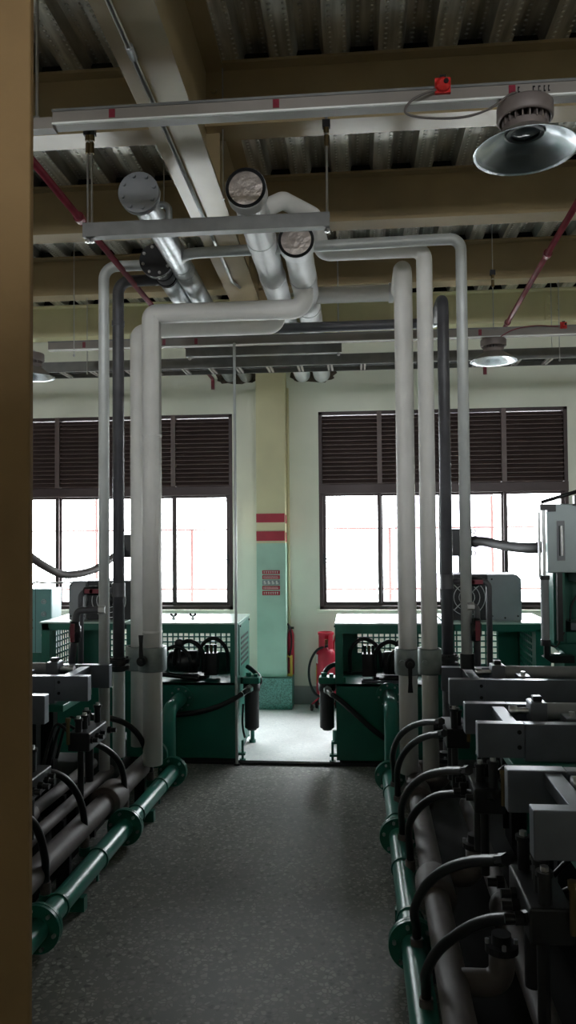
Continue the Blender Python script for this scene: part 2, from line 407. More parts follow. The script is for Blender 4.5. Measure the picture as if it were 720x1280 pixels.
# notice on the pilaster
sx0, sx1 = X_(328, 728, YP), X_(350, 728, YP)
S = thing('notice_sign', 'dark red notice in five strips on the mint pilaster', 'sign', (sx0, YP, Z_(338, 745, YP)))
rows = [(713, 717.5, 'text'), (719, 723.8, 'small'), (725.2, 731, 'icons'), (732.2, 737, 'small'), (738.6, 744, 'text')]
for ya, yb, kind in rows:
    za, zb_ = Z_(338, yb, YP), Z_(338, ya, YP)
    P_ = MB().box(sx0, sx1, YP-.009, YP-.0035, za, zb_).build('sign_strip', 'hood' if kind == 'icons' else 'red', S)
    g = MB(); rnd = random.Random(int(ya)); w = sx1-sx0; hh = zb_-za
    if kind == 'icons':
        for k in range(4):
            a = sx0+w*(.08+.23*k); g.box(a, a+w*.09, YP-.011, YP-.009, za+hh*.12, zb_-hh*.12).box(a, a+w*.15, YP-.011, YP-.009, za+hh*.15, za+hh*.5)
    elif kind == 'text':
        for k in range(7):
            a = sx0+w*(.07+.125*k)
            g.box(a, a+w*.085, YP-.011, YP-.009, za+hh*.62, za+hh*.74).box(a+w*.03, a+w*.055, YP-.011, YP-.009, za+hh*.26, za+hh*.76).box(a+w*.01, a+w*.08, YP-.011, YP-.009, za+hh*.26, za+hh*.36)
    else:
        for r_ in range(2):
            a = sx0+w*.06
            while a < sx1-w*.1:
                d = w*rnd.uniform(.02, .06); g.box(a, a+d, YP-.011, YP-.009, za+hh*(.25+.32*r_), za+hh*(.38+.32*r_)); a += d+w*.02
    g.build('lettering', 'white', P_)

# steel frame: cross beams, girder, spandrel
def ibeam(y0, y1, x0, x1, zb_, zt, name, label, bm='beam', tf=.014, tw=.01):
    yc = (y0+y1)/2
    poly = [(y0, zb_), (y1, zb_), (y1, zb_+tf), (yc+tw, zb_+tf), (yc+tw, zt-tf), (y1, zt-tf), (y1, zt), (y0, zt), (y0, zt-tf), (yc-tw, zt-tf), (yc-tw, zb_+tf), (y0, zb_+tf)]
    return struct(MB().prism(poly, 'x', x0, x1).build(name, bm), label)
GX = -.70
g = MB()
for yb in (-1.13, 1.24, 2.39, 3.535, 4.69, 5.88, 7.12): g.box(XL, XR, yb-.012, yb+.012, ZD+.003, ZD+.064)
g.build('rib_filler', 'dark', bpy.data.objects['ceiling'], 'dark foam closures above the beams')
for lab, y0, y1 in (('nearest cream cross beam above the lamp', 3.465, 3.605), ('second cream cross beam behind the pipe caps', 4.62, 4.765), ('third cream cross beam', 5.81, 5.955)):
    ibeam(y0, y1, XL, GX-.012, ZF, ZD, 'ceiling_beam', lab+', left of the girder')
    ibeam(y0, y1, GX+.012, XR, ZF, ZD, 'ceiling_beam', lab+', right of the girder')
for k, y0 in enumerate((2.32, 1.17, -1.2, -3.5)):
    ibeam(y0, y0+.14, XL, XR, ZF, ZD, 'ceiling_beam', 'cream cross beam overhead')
sp = ibeam(7.04, 7.20, XL, XR, ZF, ZD, 'ceiling_beam', 'cream spandrel beam along the window wall', 'pilaster')  # lighter colour than the other beams stands in for window bounce
# splice plates with bolts
for a, b in (((681, 363), (703, 403)),):
    p = PY(a[0], a[1], 7.1); q = PY(b[0], b[1], 7.1)
    g = MB().box(p.x, q.x, 7.09, 7.112, ZF+.03, ZD-.03)
    for cx in (.25, .75):
        for cz in (.12, .37, .62, .87):
            c = Vector((p.x+(q.x-p.x)*cx, 7.09, ZF+.03+(ZD-ZF-.06)*cz)); g.hexa(c, c+Vector((0, -.02, 0)), .014)
    g.build('splice_plate', 'pilaster', sp)
# girder along the hall (a shade out of square with the machines)
gz = 3.183
def gx(y): return -.675-.0202*(y-2.15)
g = MB(); wv = .0975
prof = [(-wv, gz), (wv, gz), (wv, gz+.016), (.011, gz+.016), (.011, ZD-.016), (wv, ZD-.016), (wv, ZD), (-wv, ZD), (-wv, ZD-.016), (-.011, ZD-.016), (-.011, gz+.016), (-wv, gz+.016)]
n = len(prof); vs = [(gx(YB)+a, YB, b) for a, b in prof]+[(gx(YW)+a, YW, b) for a, b in prof]
g.add(vs, [(i, (i+1) % n, (i+1) % n+n, i+n) for i in range(n)]+[tuple(range(n))[::-1], tuple(range(n, 2*n))])
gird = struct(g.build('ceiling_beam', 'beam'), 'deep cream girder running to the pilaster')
for yb in (3.535, 4.69, 5.88):
    g = MB().box(gx(yb)+.011, gx(yb)+.075, yb-.006, yb+.006, gz+.016, ZD-.016)
    for z in (3.28, 3.60, 3.72):
        g.hexa((gx(yb)+.05, yb-.006, z), (gx(yb)+.05, yb-.022, z), .014)
    g.build('stiffener_plate', 'beam', gird)

# near column at the left edge of the view
xc = X_(37, 640, .9)
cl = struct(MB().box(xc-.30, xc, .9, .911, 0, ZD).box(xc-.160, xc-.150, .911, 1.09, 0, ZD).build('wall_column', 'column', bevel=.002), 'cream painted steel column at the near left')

# threshold track
a = PZ(230, 955, 0).x; b = PZ(520, 957, 0).x
struct(MB().box(a, b, YS-.018, YS+.018, 0, .012).box(a, b, YS-.018, YS-.012, .012, .02).box(a, b, YS+.012, YS+.018, .012, .02).build('trim_6', 'blackmetal'), 'dark threshold track across the aisle floor')

# ------------------------------------------------------------------ helpers for pipework
def bolts(parent, c, axis, R, n, r=.008, h=.012, mt='steel', ph=0, label=None):
    ax = Vector(axis).normalized(); t = Vector((1,0,0)) if abs(ax.x) < .9 else Vector((0,1,0))
    u = ax.cross(t).normalized(); w = ax.cross(u); c = Vector(c)
    for k in range(n):
        a = 2*PI*(k+ph)/n; p = c+(u*math.cos(a)+w*math.sin(a))*R
        MB().hexa(p, p+ax*h, r).build('bolt', mt, parent, label)
def rod(x, y, z0, z1, label, r=.005, clamp=None, group='threaded hanger rods', turn=None):
    t = thing('hanger_rod', label, 'hanger rod', (x, y, z0), group)
    MB().cyl((x, y, z0), (x, y, z1), r, 8).build('rod', 'steel', t)
    MB().hexa((x, y, z0+.004), (x, y, z0+.016), r*2.2).build('nut', 'steel', t)
    if turn is not None:
        MB().cyl((x, y, turn-.05), (x, y, turn), .011, 10).cyl((x, y, turn+.01), (x, y, turn+.035), .013, 10).build('turnbuckle', 'brass', t)
        MB().box(x-.018, x+.018, y-.012, y+.012, turn+.035, turn+.07).build('beam_clamp', 'blackmetal', t)
    return t

ZH = 3.132
def hdr(px, py, px2, py2, Y0):
    a = PZ(px, py, ZH); b = PZ(px2, py2, ZH); d = (b-a).normalized()
    return a, d
# --- two white foil-wrapped headers
HDR = {}
for key, cp, wp, rad, lab in (('h1', (307, 235), (378, 468), .088, 'white foil-wrapped header pipe left of its twin, cap nearer the girder'),
                              ('h2', (370, 300), (402, 467), .092, 'white foil-wrapped header pipe with lower capped end, right of its twin')):
    a = PZ(*cp, ZH); b = PZ(*wp, ZH); d = (b-a).normalized(); HDR[key] = (a, d)
    end = a+d*((YW+.12-a.y)/d.y)
    t = thing('header_pipe', lab, 'pipe', a, 'white foil-wrapped header pipes')
    g = MB(); L = (end-a).length; prof = [(rad*.97, 0.03)]; s = .03; rnd = random.Random(key)
    while s < L:
        prof += [(rad*.80 if s < .18 else rad*rnd.uniform(.86, .90), s)]
        s += .05
    prof += [(rad*.86, L)]
    g.lathe([(rad*.84, .05)]+[(rad*rnd.uniform(.845, .885), .05+k*.045) for k in range(1, int((L-.05)/.045))]+[(rad*.86, L)], a, d, 28)
    g.build('insulated_pipe', 'wrap', t)
    ring = MB().ring(a, d, rad*.9, rad*1.04, .075, 36).build('end_band', 'wrap', t, 'shiny white wrapped band')
    MB().ring(a-d*.004, d, rad*.86, rad*1.02, .02, 36).build('end_trim', 'black', t, 'black sealing rim')
    MB().lathe([(1e-4, 0), (rad*.5, .001), (rad*.88, .004), (rad*.88, .03)], a-d*.002, d, 36, False).build('foil_cap', 'foil', t, 'crinkled foil end cap')
    for s in (.55, 1.15, 2.2):
        MB().ring(a+d*s, d, rad*.80, rad*.905, .05, 28).build('tape_band', 'wrap', t)
# --- silver header with blank flange, black header with blank flange
for key, cp, wp, rad, fr, mt, fm, lab in (('hs', (173, 240), (307, 469), .062, .092, 'galv', 'hood', 'silver header pipe with grey bolted blank flange'),
                                          ('hb', (195, 325), (287, 470), .058, .094, 'galv', 'blackmetal', 'silver header pipe ending in a black bolted flange')):
    a = PZ(*cp, ZH); b = PZ(*wp, ZH); d = (b-a).normalized(); HDR[key] = (a, d)
    end = a+d*((YW+.12-a.y)/d.y); L = (end-a).length
    t = thing('header_pipe', lab, 'pipe', a)
    if key == 'hb':
        MB().cyl(a+d*.04, a+d*.26, rad, 26).build('black_spool', 'darkpipe', t, 'black painted pipe end')
        MB().cyl(a+d*.26, end, rad, 26).build('pipe', mt, t)
        MB().ring(a+d*.17, d, rad*.95, rad*1.06, .012, 26).build('weld_ring', 'black', t); MB().ring(a+d*.26, d, rad*.95, rad*1.1, .03, 26).build('weld_ring', 'black', t)
    else:
        MB().cyl(a+d*.04, end, rad, 26).build('pipe', mt, t)
        for q in (.9, 1.0, 1.9): MB().ring(a+d*q, d, rad*.95, rad*1.04, .012, 26).build('weld_ring', 'galv', t)
        c = a+d*.17+Vector((.09, 0, .0))
        MB().tube(fillet([a+d*.17, a+d*.17+Vector((.10, 0, .02)), a+d*.17+Vector((.10, 0, -.10))], .03), .016, 12).build('drain_elbow', 'galv', t)
    fl = MB().cyl(a, a+d*.016, fr, 40).build('blank_flange', fm, t, 'blank end flange')
    fb = MB().ring(a+d*.02, d, rad*.9, fr, .016, 40).build('pipe_flange', 'galv' if key == 'hs' else 'blackmetal', t)
    bolts(fl, a, -d, fr*.80, 8, .0085, .010, 'hood' if key == 'hs' else 'steel', ph=.35)

def onh(key, Y):
    a, d = HDR[key]; return a+d*((Y-a.y)/d.y)

# --- risers
def riser(name, label, pts, R, rad, mt, extra=None, group=None, n=20):
    pts = [Vector(p) for p in pts]
    t = thing(name, label, 'pipe', pts[-1], group)
    MB().tube(fillet(pts, R), rad, n).build('pipe', mt, t)
    return t
def valve_band(t, c, r, h, lever, up, lab=None):
    c = Vector(c)
    b = MB().lathe([(r*.8, -h/2), (r*1.0, -h/2), (r*1.04, -h*.42), (r*1.04, h*.42), (r, h/2), (r*.8, h/2)], c, (0,0,1), 32)\
        .cyl(c+Vector((-r*.5, -r*.6, 0)), c+Vector((-r*.5, -r*1.12, 0)), r*.22, 14).build('valve_body', 'cast', t)
    if lever:
        k = c+Vector((lever, -r*1.15, 0))
        L = MB().cyl(k+Vector((0, r*.5, 0)), k+Vector((0, -.03, 0)), .028, 18).cyl(k+Vector((0, -.03, 0)), k+Vector((0, -.045, 0)), .014, 12).build('lever_hub', 'blackmetal', b)
        s = 1 if up else -1
        MB().prism([(k.x-.012, k.z), (k.x+.012, k.z), (k.x+.010, k.z+s*.10), (k.x+.014, k.z+s*.155), (k.x-.014, k.z+s*.155), (k.x-.010, k.z+s*.10)], 'y', k.y-.034, k.y-.022)\
            .build('lever', 'black', b, 'black hand lever')
    return b
# left pair of white risers
Yw = 4.50; zl = 2.95
xr1 = X_(190, 600, Yw); h2p = onh('h2', Yw)
brx_pt = PZ(62, 1073, .2)
tL1 = riser('insulated_riser', 'thick white insulated riser nearest the aisle on the left, elbowing right to the capped header',
    [h2p+Vector((0, 0, -.04)), (h2p.x, Yw, zl), (xr1, Yw, zl), (xr1, Yw, .235)], [.09, .035], .058, 'insul')
valve_band(tL1, (xr1, Yw, Z_(190, 823, Yw)), .082, .145, -.035, True)
MB().ring((xr1, Yw, 1.02), (0,0,1), .05, .0600, .012).ring((xr1, Yw, 2.2), (0,0,1), .05, .0597, .012).build('joint_tape', 'insul', tL1)
Yw2 = 4.80; xr2 = X_(172, 600, Yw2); h1p = onh('h1', Yw2)
tL2 = riser('insulated_riser', 'white insulated riser half hidden behind the thick left riser',
    [h1p+Vector((0, 0, -.05)), (h1p.x, Yw2, zl-.02), (xr2, Yw2, zl-.02), (xr2, Yw2, .26)], [.07, .05], .046, 'insul')
valve_band(tL2, (xr2, Yw2, Z_(170, 822, Yw2)), .078, .15, 0, True)
# right pair of white risers
Ya, Yb = 4.34, 4.83; xr = X_(507, 600, Ya); hp = onh('h2', Yb)
tR1 = riser('insulated_riser', 'thick white insulated riser right of the aisle with rounded top',
    [hp, (xr, Yb, ZH), (xr, Ya, ZH), (xr, Ya, .262)], [.06, .09], .052, 'insul')
valve_band(tR1, (xr, Ya, Z_(507, 826, Ya)), .072, .145, .004, False)
MB().ring((hp.x+.10+(xr-hp.x-.16), Yb, ZH), (1,0,0), .045, .062, .03).build('joint_collar', 'wrap', tR1)
Yc = 4.10; xr = X_(534, 600, Yc)
h1b = onh('h1', 3.62)
tR2 = riser('insulated_riser', 'white insulated riser between the thick right riser and the charcoal pipe',
    [h1b+Vector((.02, 0, .04)), (h1b.x+.13, 3.68, ZH+.115), (-.20, 3.88, ZH+.115), (-.165, Yc, ZH), (xr, Yc, ZH), (xr, Yc, .33)], [.05, .07, .05, .06], .043, 'insul')
valve_band(tR2, (xr, Yc, Z_(533, 826, Yc)), .060, .135, 0, True)
# thin silver risers
Yd = 3.97; xs_ = onh('hs', 4.42); xq = X_(580, 560, Yd)
tS1 = riser('silver_riser', 'thin silver riser right of the charcoal pipe, running up to a long overhead pipe',
    [onh('hs', 4.66), (X_(241, 335, 4.36), 4.44, ZH-.02), (X_(239, 335, 4.36), Yd, ZH-.02), (xq, Yd, ZH), (xq, Yd, Z_(590, 818, Yd))], [.05, .12, .06], .029, 'silverpaint')
MB().cyl((xq, Yd, Z_(590, 828, Yd)-.03), (xq, Yd, Z_(590, 818, Yd)+.005), .036, 18).build('base_coupling', 'blackmetal', tS1)
Ye = 4.17; xs_ = onh('hs', Ye); xq2 = X_(130, 560, Ye)
tS2 = riser('silver_riser', 'thin silver riser nearest the cream column on the left',
    [xs_+Vector((-.02, 0, -.0)), (xq2, Ye, ZH), (xq2, Ye, .30)], .075, .030, 'silverpaint')
# charcoal risers
Yf = 4.42; hbp = onh('hb', Yf); xq3 = X_(148, 560, Yf); zbv = Z_(148, 826, Yf)
tD1 = riser('charcoal_riser', 'charcoal grey riser on the left, elbowing to the black flanged header',
    [hbp+Vector((-.02, 0, 0)), (xq3, Yf, ZH-.0), (xq3, Yf, zbv)], .075, .034, 'darkpipe')
def base_flange(t, x, y, z):
    f = MB().cyl((x, y, z-.012), (x, y, z+.012), .062, 28).cyl((x, y, z-.05), (x, y, z-.026), .062, 28).cyl((x, y, z-.06), (x, y, z+.02), .042, 24).build('base_flange', 'blackmetal', t)
    bolts(f, (x, y, z+.012), (0, 0, 1), .05, 6, .007, .012, 'blackmetal')
base_flange(tD1, xq3, Yf, zbv)
MB().cyl((xq3, Yf, .3), (xq3, Yf, zbv-.055), .036, 20).build('lower_pipe', 'silverpaint', tD1, 'grey lower length below the flange')
MB().ring((xq3, Yf, 2.86), (0,0,1), .03, .038, .03).build('pipe_socket', 'darkpipe', tD1)
MB().ring((xq3, Yf, Z_(148, 737, Yf)-.04), (0,0,1), .03, .04, .08).build('pipe_socket', 'darkpipe', tD1)
Yg = 4.46; Yh = 5.0; xq4 = X_(556, 560, Yg); hbp2 = onh('hb', Yh); zq = 2.975; zbv2 = Z_(556, 822, Yg)
tD2 = riser('charcoal_riser', 'charcoal grey riser on the right with a long dark overhead run',
    [hbp2+Vector((0, 0, -.03)), (hbp2.x, Yh, zq), (xq4, Yh, zq), (xq4, Yg, zq), (xq4, Yg, zbv2)], [.05, .07, .07], .034, 'darkpipe')
base_flange(tD2, xq4, Yg, zbv2)
MB().tube(fillet([(xq4-.10, Yh, zq), (xq4, Yh, zq), (xq4, Yh-.12, zq)], .065), .038, 18).build('bright_elbow', 'galv', tD2, 'bare galvanised elbow')
MB().ring((xq4, Yg, Z_(556, 727, Yg)-.04), (0,0,1), .03, .04, .08).build('pipe_socket', 'darkpipe', tD2)
MB().cyl((xq4, Yg, .3), (xq4, Yg, zbv2-.055), .034, 20).build('lower_pipe', 'darkpipe', tD2)

# branch lines with red-handled ball valves
def branch(label, pts, rad, vpos, vax, fit=None):
    pts = [Vector(p) for p in pts]
    t = thing('branch_pipe', label, 'pipe', pts[-1])
    MB().tube(fillet(pts, .035), rad, 14).build('pipe', 'darkpipe', t)
    v = Vector(vpos); ax = Vector(vax).normalized()
    b = MB().lathe([(rad, -.06), (rad*1.35, -.055), (rad*1.35, -.035), (rad*1.7, -.03), (rad*1.7, .03), (rad*1.35, .035), (rad*1.35, .055), (rad, .06)], v, ax, 16).build('ball_valve', 'blackmetal', t)
    if abs(ax.x) > .5: MB().box(v.x-.04, v.x+.055, v.y-.045, v.y-.033, v.z-.012, v.z+.012).cyl(v, v+Vector((0,-.045,0)), .012, 10).build('valve_handle', 'redpipe', b, 'red valve handle')
    else: MB().box(v.x-.011, v.x+.011, v.y-.048, v.y-.036, v.z-.05, v.z+.05).cyl(v, v+Vector((0,-.045,0)), .012, 10).build('valve_handle', 'redpipe', b, 'red valve handle')
    if fit is not None:
        MB().hexa(Vector(fit), Vector(fit)+Vector((.035, 0, 0)), rad*1.25).build('union_nut', 'steel', t)
Yv = Yf-.02
p = PY(148, 738, Yf); q = PY(101, 740, Yf); e = PY(101, 832, Yf)
branch('black branch pipe off the left charcoal riser, red valve handle level with the oil cooler', [p, q, (q.x, Yf, e.z)], .017, PY(117, 738.5, Yf), (1,0,0))
p = PY(131, 762, Ye-.03); q = PY(96, 763, Ye-.03)
branch('black branch pipe off the left thin silver riser, bending down to a red valve', [p, q, (q.x-.03, Ye-.03, Z_(92, 832, Ye))], .019, PY(94, 790, Ye-.03), (0.05,0,-1), PY(124, 762, Ye-.03))
p = PY(556, 727, Yg); q = PY(611, 729, Yg); e = PY(611, 834, Yg)
branch('black branch pipe off the right charcoal riser, red valve handle crossing the silver riser', [p, (q.x, Yg, p.z), (q.x, Yg, e.z)], .017, PY(590, 727, Yg-.0), (1,0,0))
Yx = Yd-.03
p = PY(585, 758, Yx); q = PY(596, 758, Yx); e = PY(596, 832, Yx)
branch('short black branch pipe off the right silver riser with an upright red valve', [p, (q.x, Yx, p.z), (q.x, Yx, e.z)], .016, PY(595.5, 787, Yx), (0,0,1), PY(584, 758, Yx))

# red sprinkler lines
def redline(label, a, b, tail, rad=.017):
    t = thing('sprinkler_pipe', label, 'pipe', b, 'dark red sprinkler lines')
    MB().tube(fillet([a, b]+tail, .03), rad, 14).build('pipe', 'redpipe', t)
    d = (Vector(b)-Vector(a)).normalized(); mid = Vector(a)+(Vector(b)-Vector(a))*.42
    MB().ring(mid, d, rad*.9, rad*1.5, .035, 16).ring(Vector(a)+(Vector(b)-Vector(a))*.72, d, rad*.9, rad*1.4, .03, 16).build('coupling', 'redpipe', t)
    return t
zr = Z_(266, 474, YW); b = PY(266, 474, YW-.03); a = PZ(37, 197, b.z); d = a-b
redline('dark red sprinkler pipe running up past the silver riser on the left', b+d*1.5, b, [b+Vector((0, 0, -.10))])
b = PY(606, 452, YW-.03); a = PZ(720, 256, b.z); d = a-b
redline('dark red sprinkler pipe slanting down to the far right lamp', b+d*1.4, b, [b+Vector((0, 0, -.12))])

# support channels
def channel(label, y, x0, x1, z0, z1, rods):
    t = thing('support_channel', label, 'channel', ((x0+x1)/2, y, z0), 'grey channels carrying the header pipes')
    MB().box(x0, x1, y, y+.006, z0, z1).box(x0, x1, y+.006, y+.05, z0, z0+.005).box(x0, x1, y+.006, y+.05, z1-.005, z1).build('channel', 'strut', t)
    for (rx, lab, turn) in rods: rod(rx, y+.03, z0-.02, ZF if turn else ZD, lab, .006, turn=turn)
    return t
Y1 = 3.36; za = Z_(300, 287, Y1); zb1 = Z_(300, 269.5, Y1)
channel('near grey channel hung under the four pipe caps', Y1, X_(103, 285, Y1), X_(412, 272, Y1), za, zb1,
    [(X_(408.5, 250, Y1), 'steel hanger rod with brass turnbuckle at the right end of the near channel', Z_(409, 165, Y1)),
     (X_(107, 250, Y1), 'left of two steel hanger rods at the left end of the near channel', Z_(108, 175, Y1)),
      (X_(112, 250, Y1), 'right of two steel hanger rods at the left end of the near channel', Z_(108, 175, Y1)),
     ])
Y2 = 5.62
channel('far grey channel under the white headers by the window wall', Y2, X_(232, 440, Y2), X_(427, 432, Y2), Z_(330, 443, Y2), Z_(330, 428, Y2),
    [(X_(236, 440, Y2), 'hanger rod at the left end of the far channel', None), (X_(423, 433, Y2), 'hanger rod at the right end of the far channel', None)])
# thin rods seen between the beams
for px, ya, yb, Y, lab in ((92.5, 300, 470, 5.3, 'thin rod dropping from the deck left of the silver riser'),
                           (279, 175, 250, 3.5, 'thin rod beside the left white pipe cap'),
                           (205, 215, 260, 4.1, 'thin rod right of the grey blank flange'),
                           (700, 290, 470, 5.9, 'long thin rod near the right edge, right of the far lamp'),
                           (109, 345, 470, 5.9, 'thin rod behind the left silver riser with a brass clamp'),
                           (617, 345, 418, 5.4, 'short rod carrying the far right lamp trunking'),
                           (690, 340, 440, 6.6, 'thin rod by the bolted splice plate')):
    x = X_(px, yb, Y); z0 = max(Z_(px, yb, Y), 2.9)
    rod(x, Y, z0, ZD, lab, .0035, group=None, turn=(Z_(px, 350, Y) if px in (109, 617) else None))

# conduit under the girder
t = thing('conduit', 'thin shiny conduit clipped along the girder underside', 'conduit', (gx(5), 5, gz))
a = PZ(135, 0, gz-.012); b = PZ(290, 352, gz-.012); d = (b-a)
MB().tube([a-d*.25, b, b+Vector((.03, .12, -.0))], .0095, 10).build('tube', 'steel', t)
c = PZ(164, 65, gz-.012); MB().cyl(c-d.normalized()*.03, c+d.normalized()*.03, .014, 12).build('coupling', 'galv', t)

# thin upright conduit on the left cabinet corner
xq = X_(294.5, 700, YS-.03)
t = thing('conduit', 'thin grey upright pole at the corner of the left green cabinet', 'pole', (xq, YS-.03, 0))
MB().tube([(xq, YS-.03, 0.0), (xq, YS-.03, 2.96)], .010, 10).build('tube', 'silverpaint', t)
MB().cyl((xq, YS-.03, 0.0), (xq, YS-.03, .012), .022, 14).build('foot', 'blackmetal', t)

# lighting trunking and high-bay lamps
def trunking(label, Y, x0, x1, z0, z1, dep, stickers, name='lighting_trunking'):
    t = thing(name, label, 'trunking', ((x0+x1)/2, Y, z0))
    MB().box(x0, x1, Y, Y+dep, z0, z1).build('channel_body', 'trunk', t, bevel=.003)
    MB().box(x0, x1, Y-.004, Y+dep+.004, z1-.006, z1+.003).build('lid', 'strut', t)
    MB().box(x0, x1, Y-.003, Y+.004, z0-.001, z0+.006).build('bottom_lip', 'white', t, 'pale bottom lip')
    for sx in stickers: MB().box(sx-.011, sx+.011, Y-.002, Y, z0+.012, z1-.008).box(sx-.007, sx+.007, Y-.003, Y-.002, (z0+z1)/2-.006, (z0+z1)/2+.006).build('sticker', 'redpipe', t, 'small red sticker')
    return t
Y1 = 2.56; z0 = Z_(350, 139, Y1); z1 = Z_(350, 121, Y1)
xl = X_(65, 145, Y1)
tt = trunking('long pale grey trunking crossing under the nearest beam', Y1, xl, 2.6, z0, z1, .055, [X_(140, 137, Y1), X_(345, 124, Y1), X_(640, 105, Y1)])
MB().box(X_(20, 150, Y1+.02), xl, Y1+.008, Y1+.05, z0-.008, z1-.018).build('end_joiner', 'trunk', tt)
g = MB(); rnd = random.Random(3); zc = (z0+z1)/2; x = X_(647, 104, Y1)
for k in range(7):
    w = rnd.uniform(.006, .012)
    if k in (0, 3, 4, 5, 6): g.box(x, x+w, Y1-.002, Y1, zc-.010, zc-.006).box(x, x+.003, Y1-.002, Y1, zc-.010, zc+.010).box(x, x+w*.8, Y1-.002, Y1, zc+.006, zc+.010)
    x += w+.008
g.build('lettering', 'black', tt)
rod(X_(42, 90, Y1), Y1+.03, z1-.02, ZF+.3, 'steel rod holding the near trunking beside the cream column', .006)

def lamp(label, c, D, hh, cat='lamp'):
    """c = centre of the reflector rim"""
    c = Vector(c); R = D/2
    t = thing('high_bay_lamp', label, cat, c, 'high-bay lamps under the trunking')
    def P(*pr): return [(r*R, h*hh) for r, h in pr]
    th = .004
    MB().lathe(P((.355, .42), (.42, .40), (.70, .20), (.93, .035), (1.0, 0))+[(R*.985, .004)]+P((.915, .045), (.685, .215), (.42, .385), (.355, .39)), c, (0,0,1), 48, True, True).build('reflector', 'reflector', t, 'open conical reflector')
    MB().lathe(P((.365, .435), (.43, .415), (.71, .215), (.94, .05), (1.0, .012)), c, (0,0,1), 48).build('reflector_shell', 'reflout', t, 'brownish outside of the reflector')
    MB().cyl(c+Vector((0,0,hh*.41)), c+Vector((0,0,hh*.56)), R*.42, 32).build('neck', 'lampgrey', t)
    MB().lathe(P((1e-4, .37), (.15, .375), (.24, .39), (.30, .42)), c, (0,0,1), 28).build('lens', 'lens', t, 'dark glass lens')
    MB().ring(c+Vector((0,0,hh*.375)), (0,0,1), R*.28, R*.36, hh*.05, 28).build('lens_ring', 'blackmetal', t)
    MB().cyl(c+Vector((0,0,hh*.55)), c+Vector((0,0,hh*.80)), R*.22, 20).build('heat_core', 'blackmetal', t)
    for k in range(20):
        a = 2*PI*k/20; u = Vector((math.cos(a), math.sin(a), 0)); w = Vector((-u.y, u.x, 0))*.0022
        p0 = c+u*R*.2; p1 = c+u*R*.44
        z0_, z1_ = Vector((0,0,hh*.54)), Vector((0,0,hh*.82))
        MB().add([p0-w+z0_, p1-w+z0_, p1+w+z0_, p0+w+z0_, p0-w+z1_, p1-w+z1_, p1+w+z1_, p0+w+z1_], [(3,2,1,0),(4,5,6,7),(0,1,5,4),(1,2,6,5),(2,3,7,6),(3,0,4,7)]).build('cooling_fin', 'lampgrey', t)
    MB().lathe(P((1e-4, 1.0), (.46, 1.0), (.52, .985), (.54, .95), (.54, .70), (.52, .66), (.48, .66), (.48, .80), (1e-4, .82)), c, (0,0,1), 36).build('driver_housing', 'lampgrey', t, 'drum-shaped driver housing')
    MB().box(c.x-.02, c.x+.02, c.y-.015, c.y+.015, c.z+hh*.99, c.z+hh*1.12).build('mount_bracket', 'steel', t)
    return t
YLm = Y1+.028
cc = PY(657, 190, YLm); ht = Z_(657, 116, YLm)-cc.z
lamp('large high-bay lamp with open silver reflector at the upper right', cc, .345, z0-cc.z-.012)
# red socket and cable on the near trunking
def socket(label, c, r):
    c = Vector(c); t = thing('junction_socket', label, 'socket', c)
    MB().lathe([(1e-4, -.03), (r*.5, -.03), (r*.9, -.022), (r, -.01), (r, .0)], c, (0, 1, 0), 10, False).box(c.x-r, c.x+r, c.y-.012, c.y-.0005, c.z-r, c.z+r).build('socket_body', 'redplastic', t)
    MB().cyl(c+Vector((r*.35, -.022, r*.1)), c+Vector((r*.35, -.034, r*.1)), r*.32, 12).box(c.x-r*.45, c.x+r*.35, c.y-.02, c.y-.004, c.z+r*.9, c.z+r*1.2).build('socket_plug', 'black', t)
sc = PY(553, 109, Y1); socket('red plug socket on the near trunking left of the large lamp', sc, .026)
cab = [PY(545, 112, Y1-.02), PY(528, 118, Y1-.03), PY(512, 128, Y1-.03), PY(507, 141, Y1-.03), PY(530, 147, Y1-.03), PY(575, 147, Y1-.03), PY(610, 137, Y1-.03), PY(636, 119, Y1-.03), PY(645, 116, Y1-.02)]
tag(MB().tube(spline(cab), .0042, 8).build('lamp_cable', 'cable'), 'grey cable looping from the red socket to the large lamp', 'cable')
# far trunking
Y2 = 5.34; z0 = Z_(450, 426, Y2); z1 = z0+.062
trunking('far pale grey trunking in front of the window wall', Y2, X_(60, 437, Y2), 2.6, z0, z1, .05, [X_(105, 430, Y2), X_(205, 425, Y2), X_(245, 423, Y2), X_(600, 414, Y2)])
cc = PY(617, 452, Y2+.025); lamp('far high-bay lamp right of the thin silver riser', cc, .325, z0-cc.z-.012)
cc = PY(40, 472, Y2+.025); lamp('far high-bay lamp half hidden by the cream column', cc, .325, z0-cc.z-.012)
socket('round red socket at the right end of the far trunking', PY(704, 407, Y2), .022)
tag(MB().tube(spline([PY(698, 408, Y2-.01), PY(670, 407, Y2-.02), PY(645, 411, Y2-.012), PY(630, 418, Y2-.01), PY(622, 424, Y2)]), .0035, 8).build('lamp_cable', 'redpipe'), 'thin red cable from the round socket to the far right lamp', 'cable')

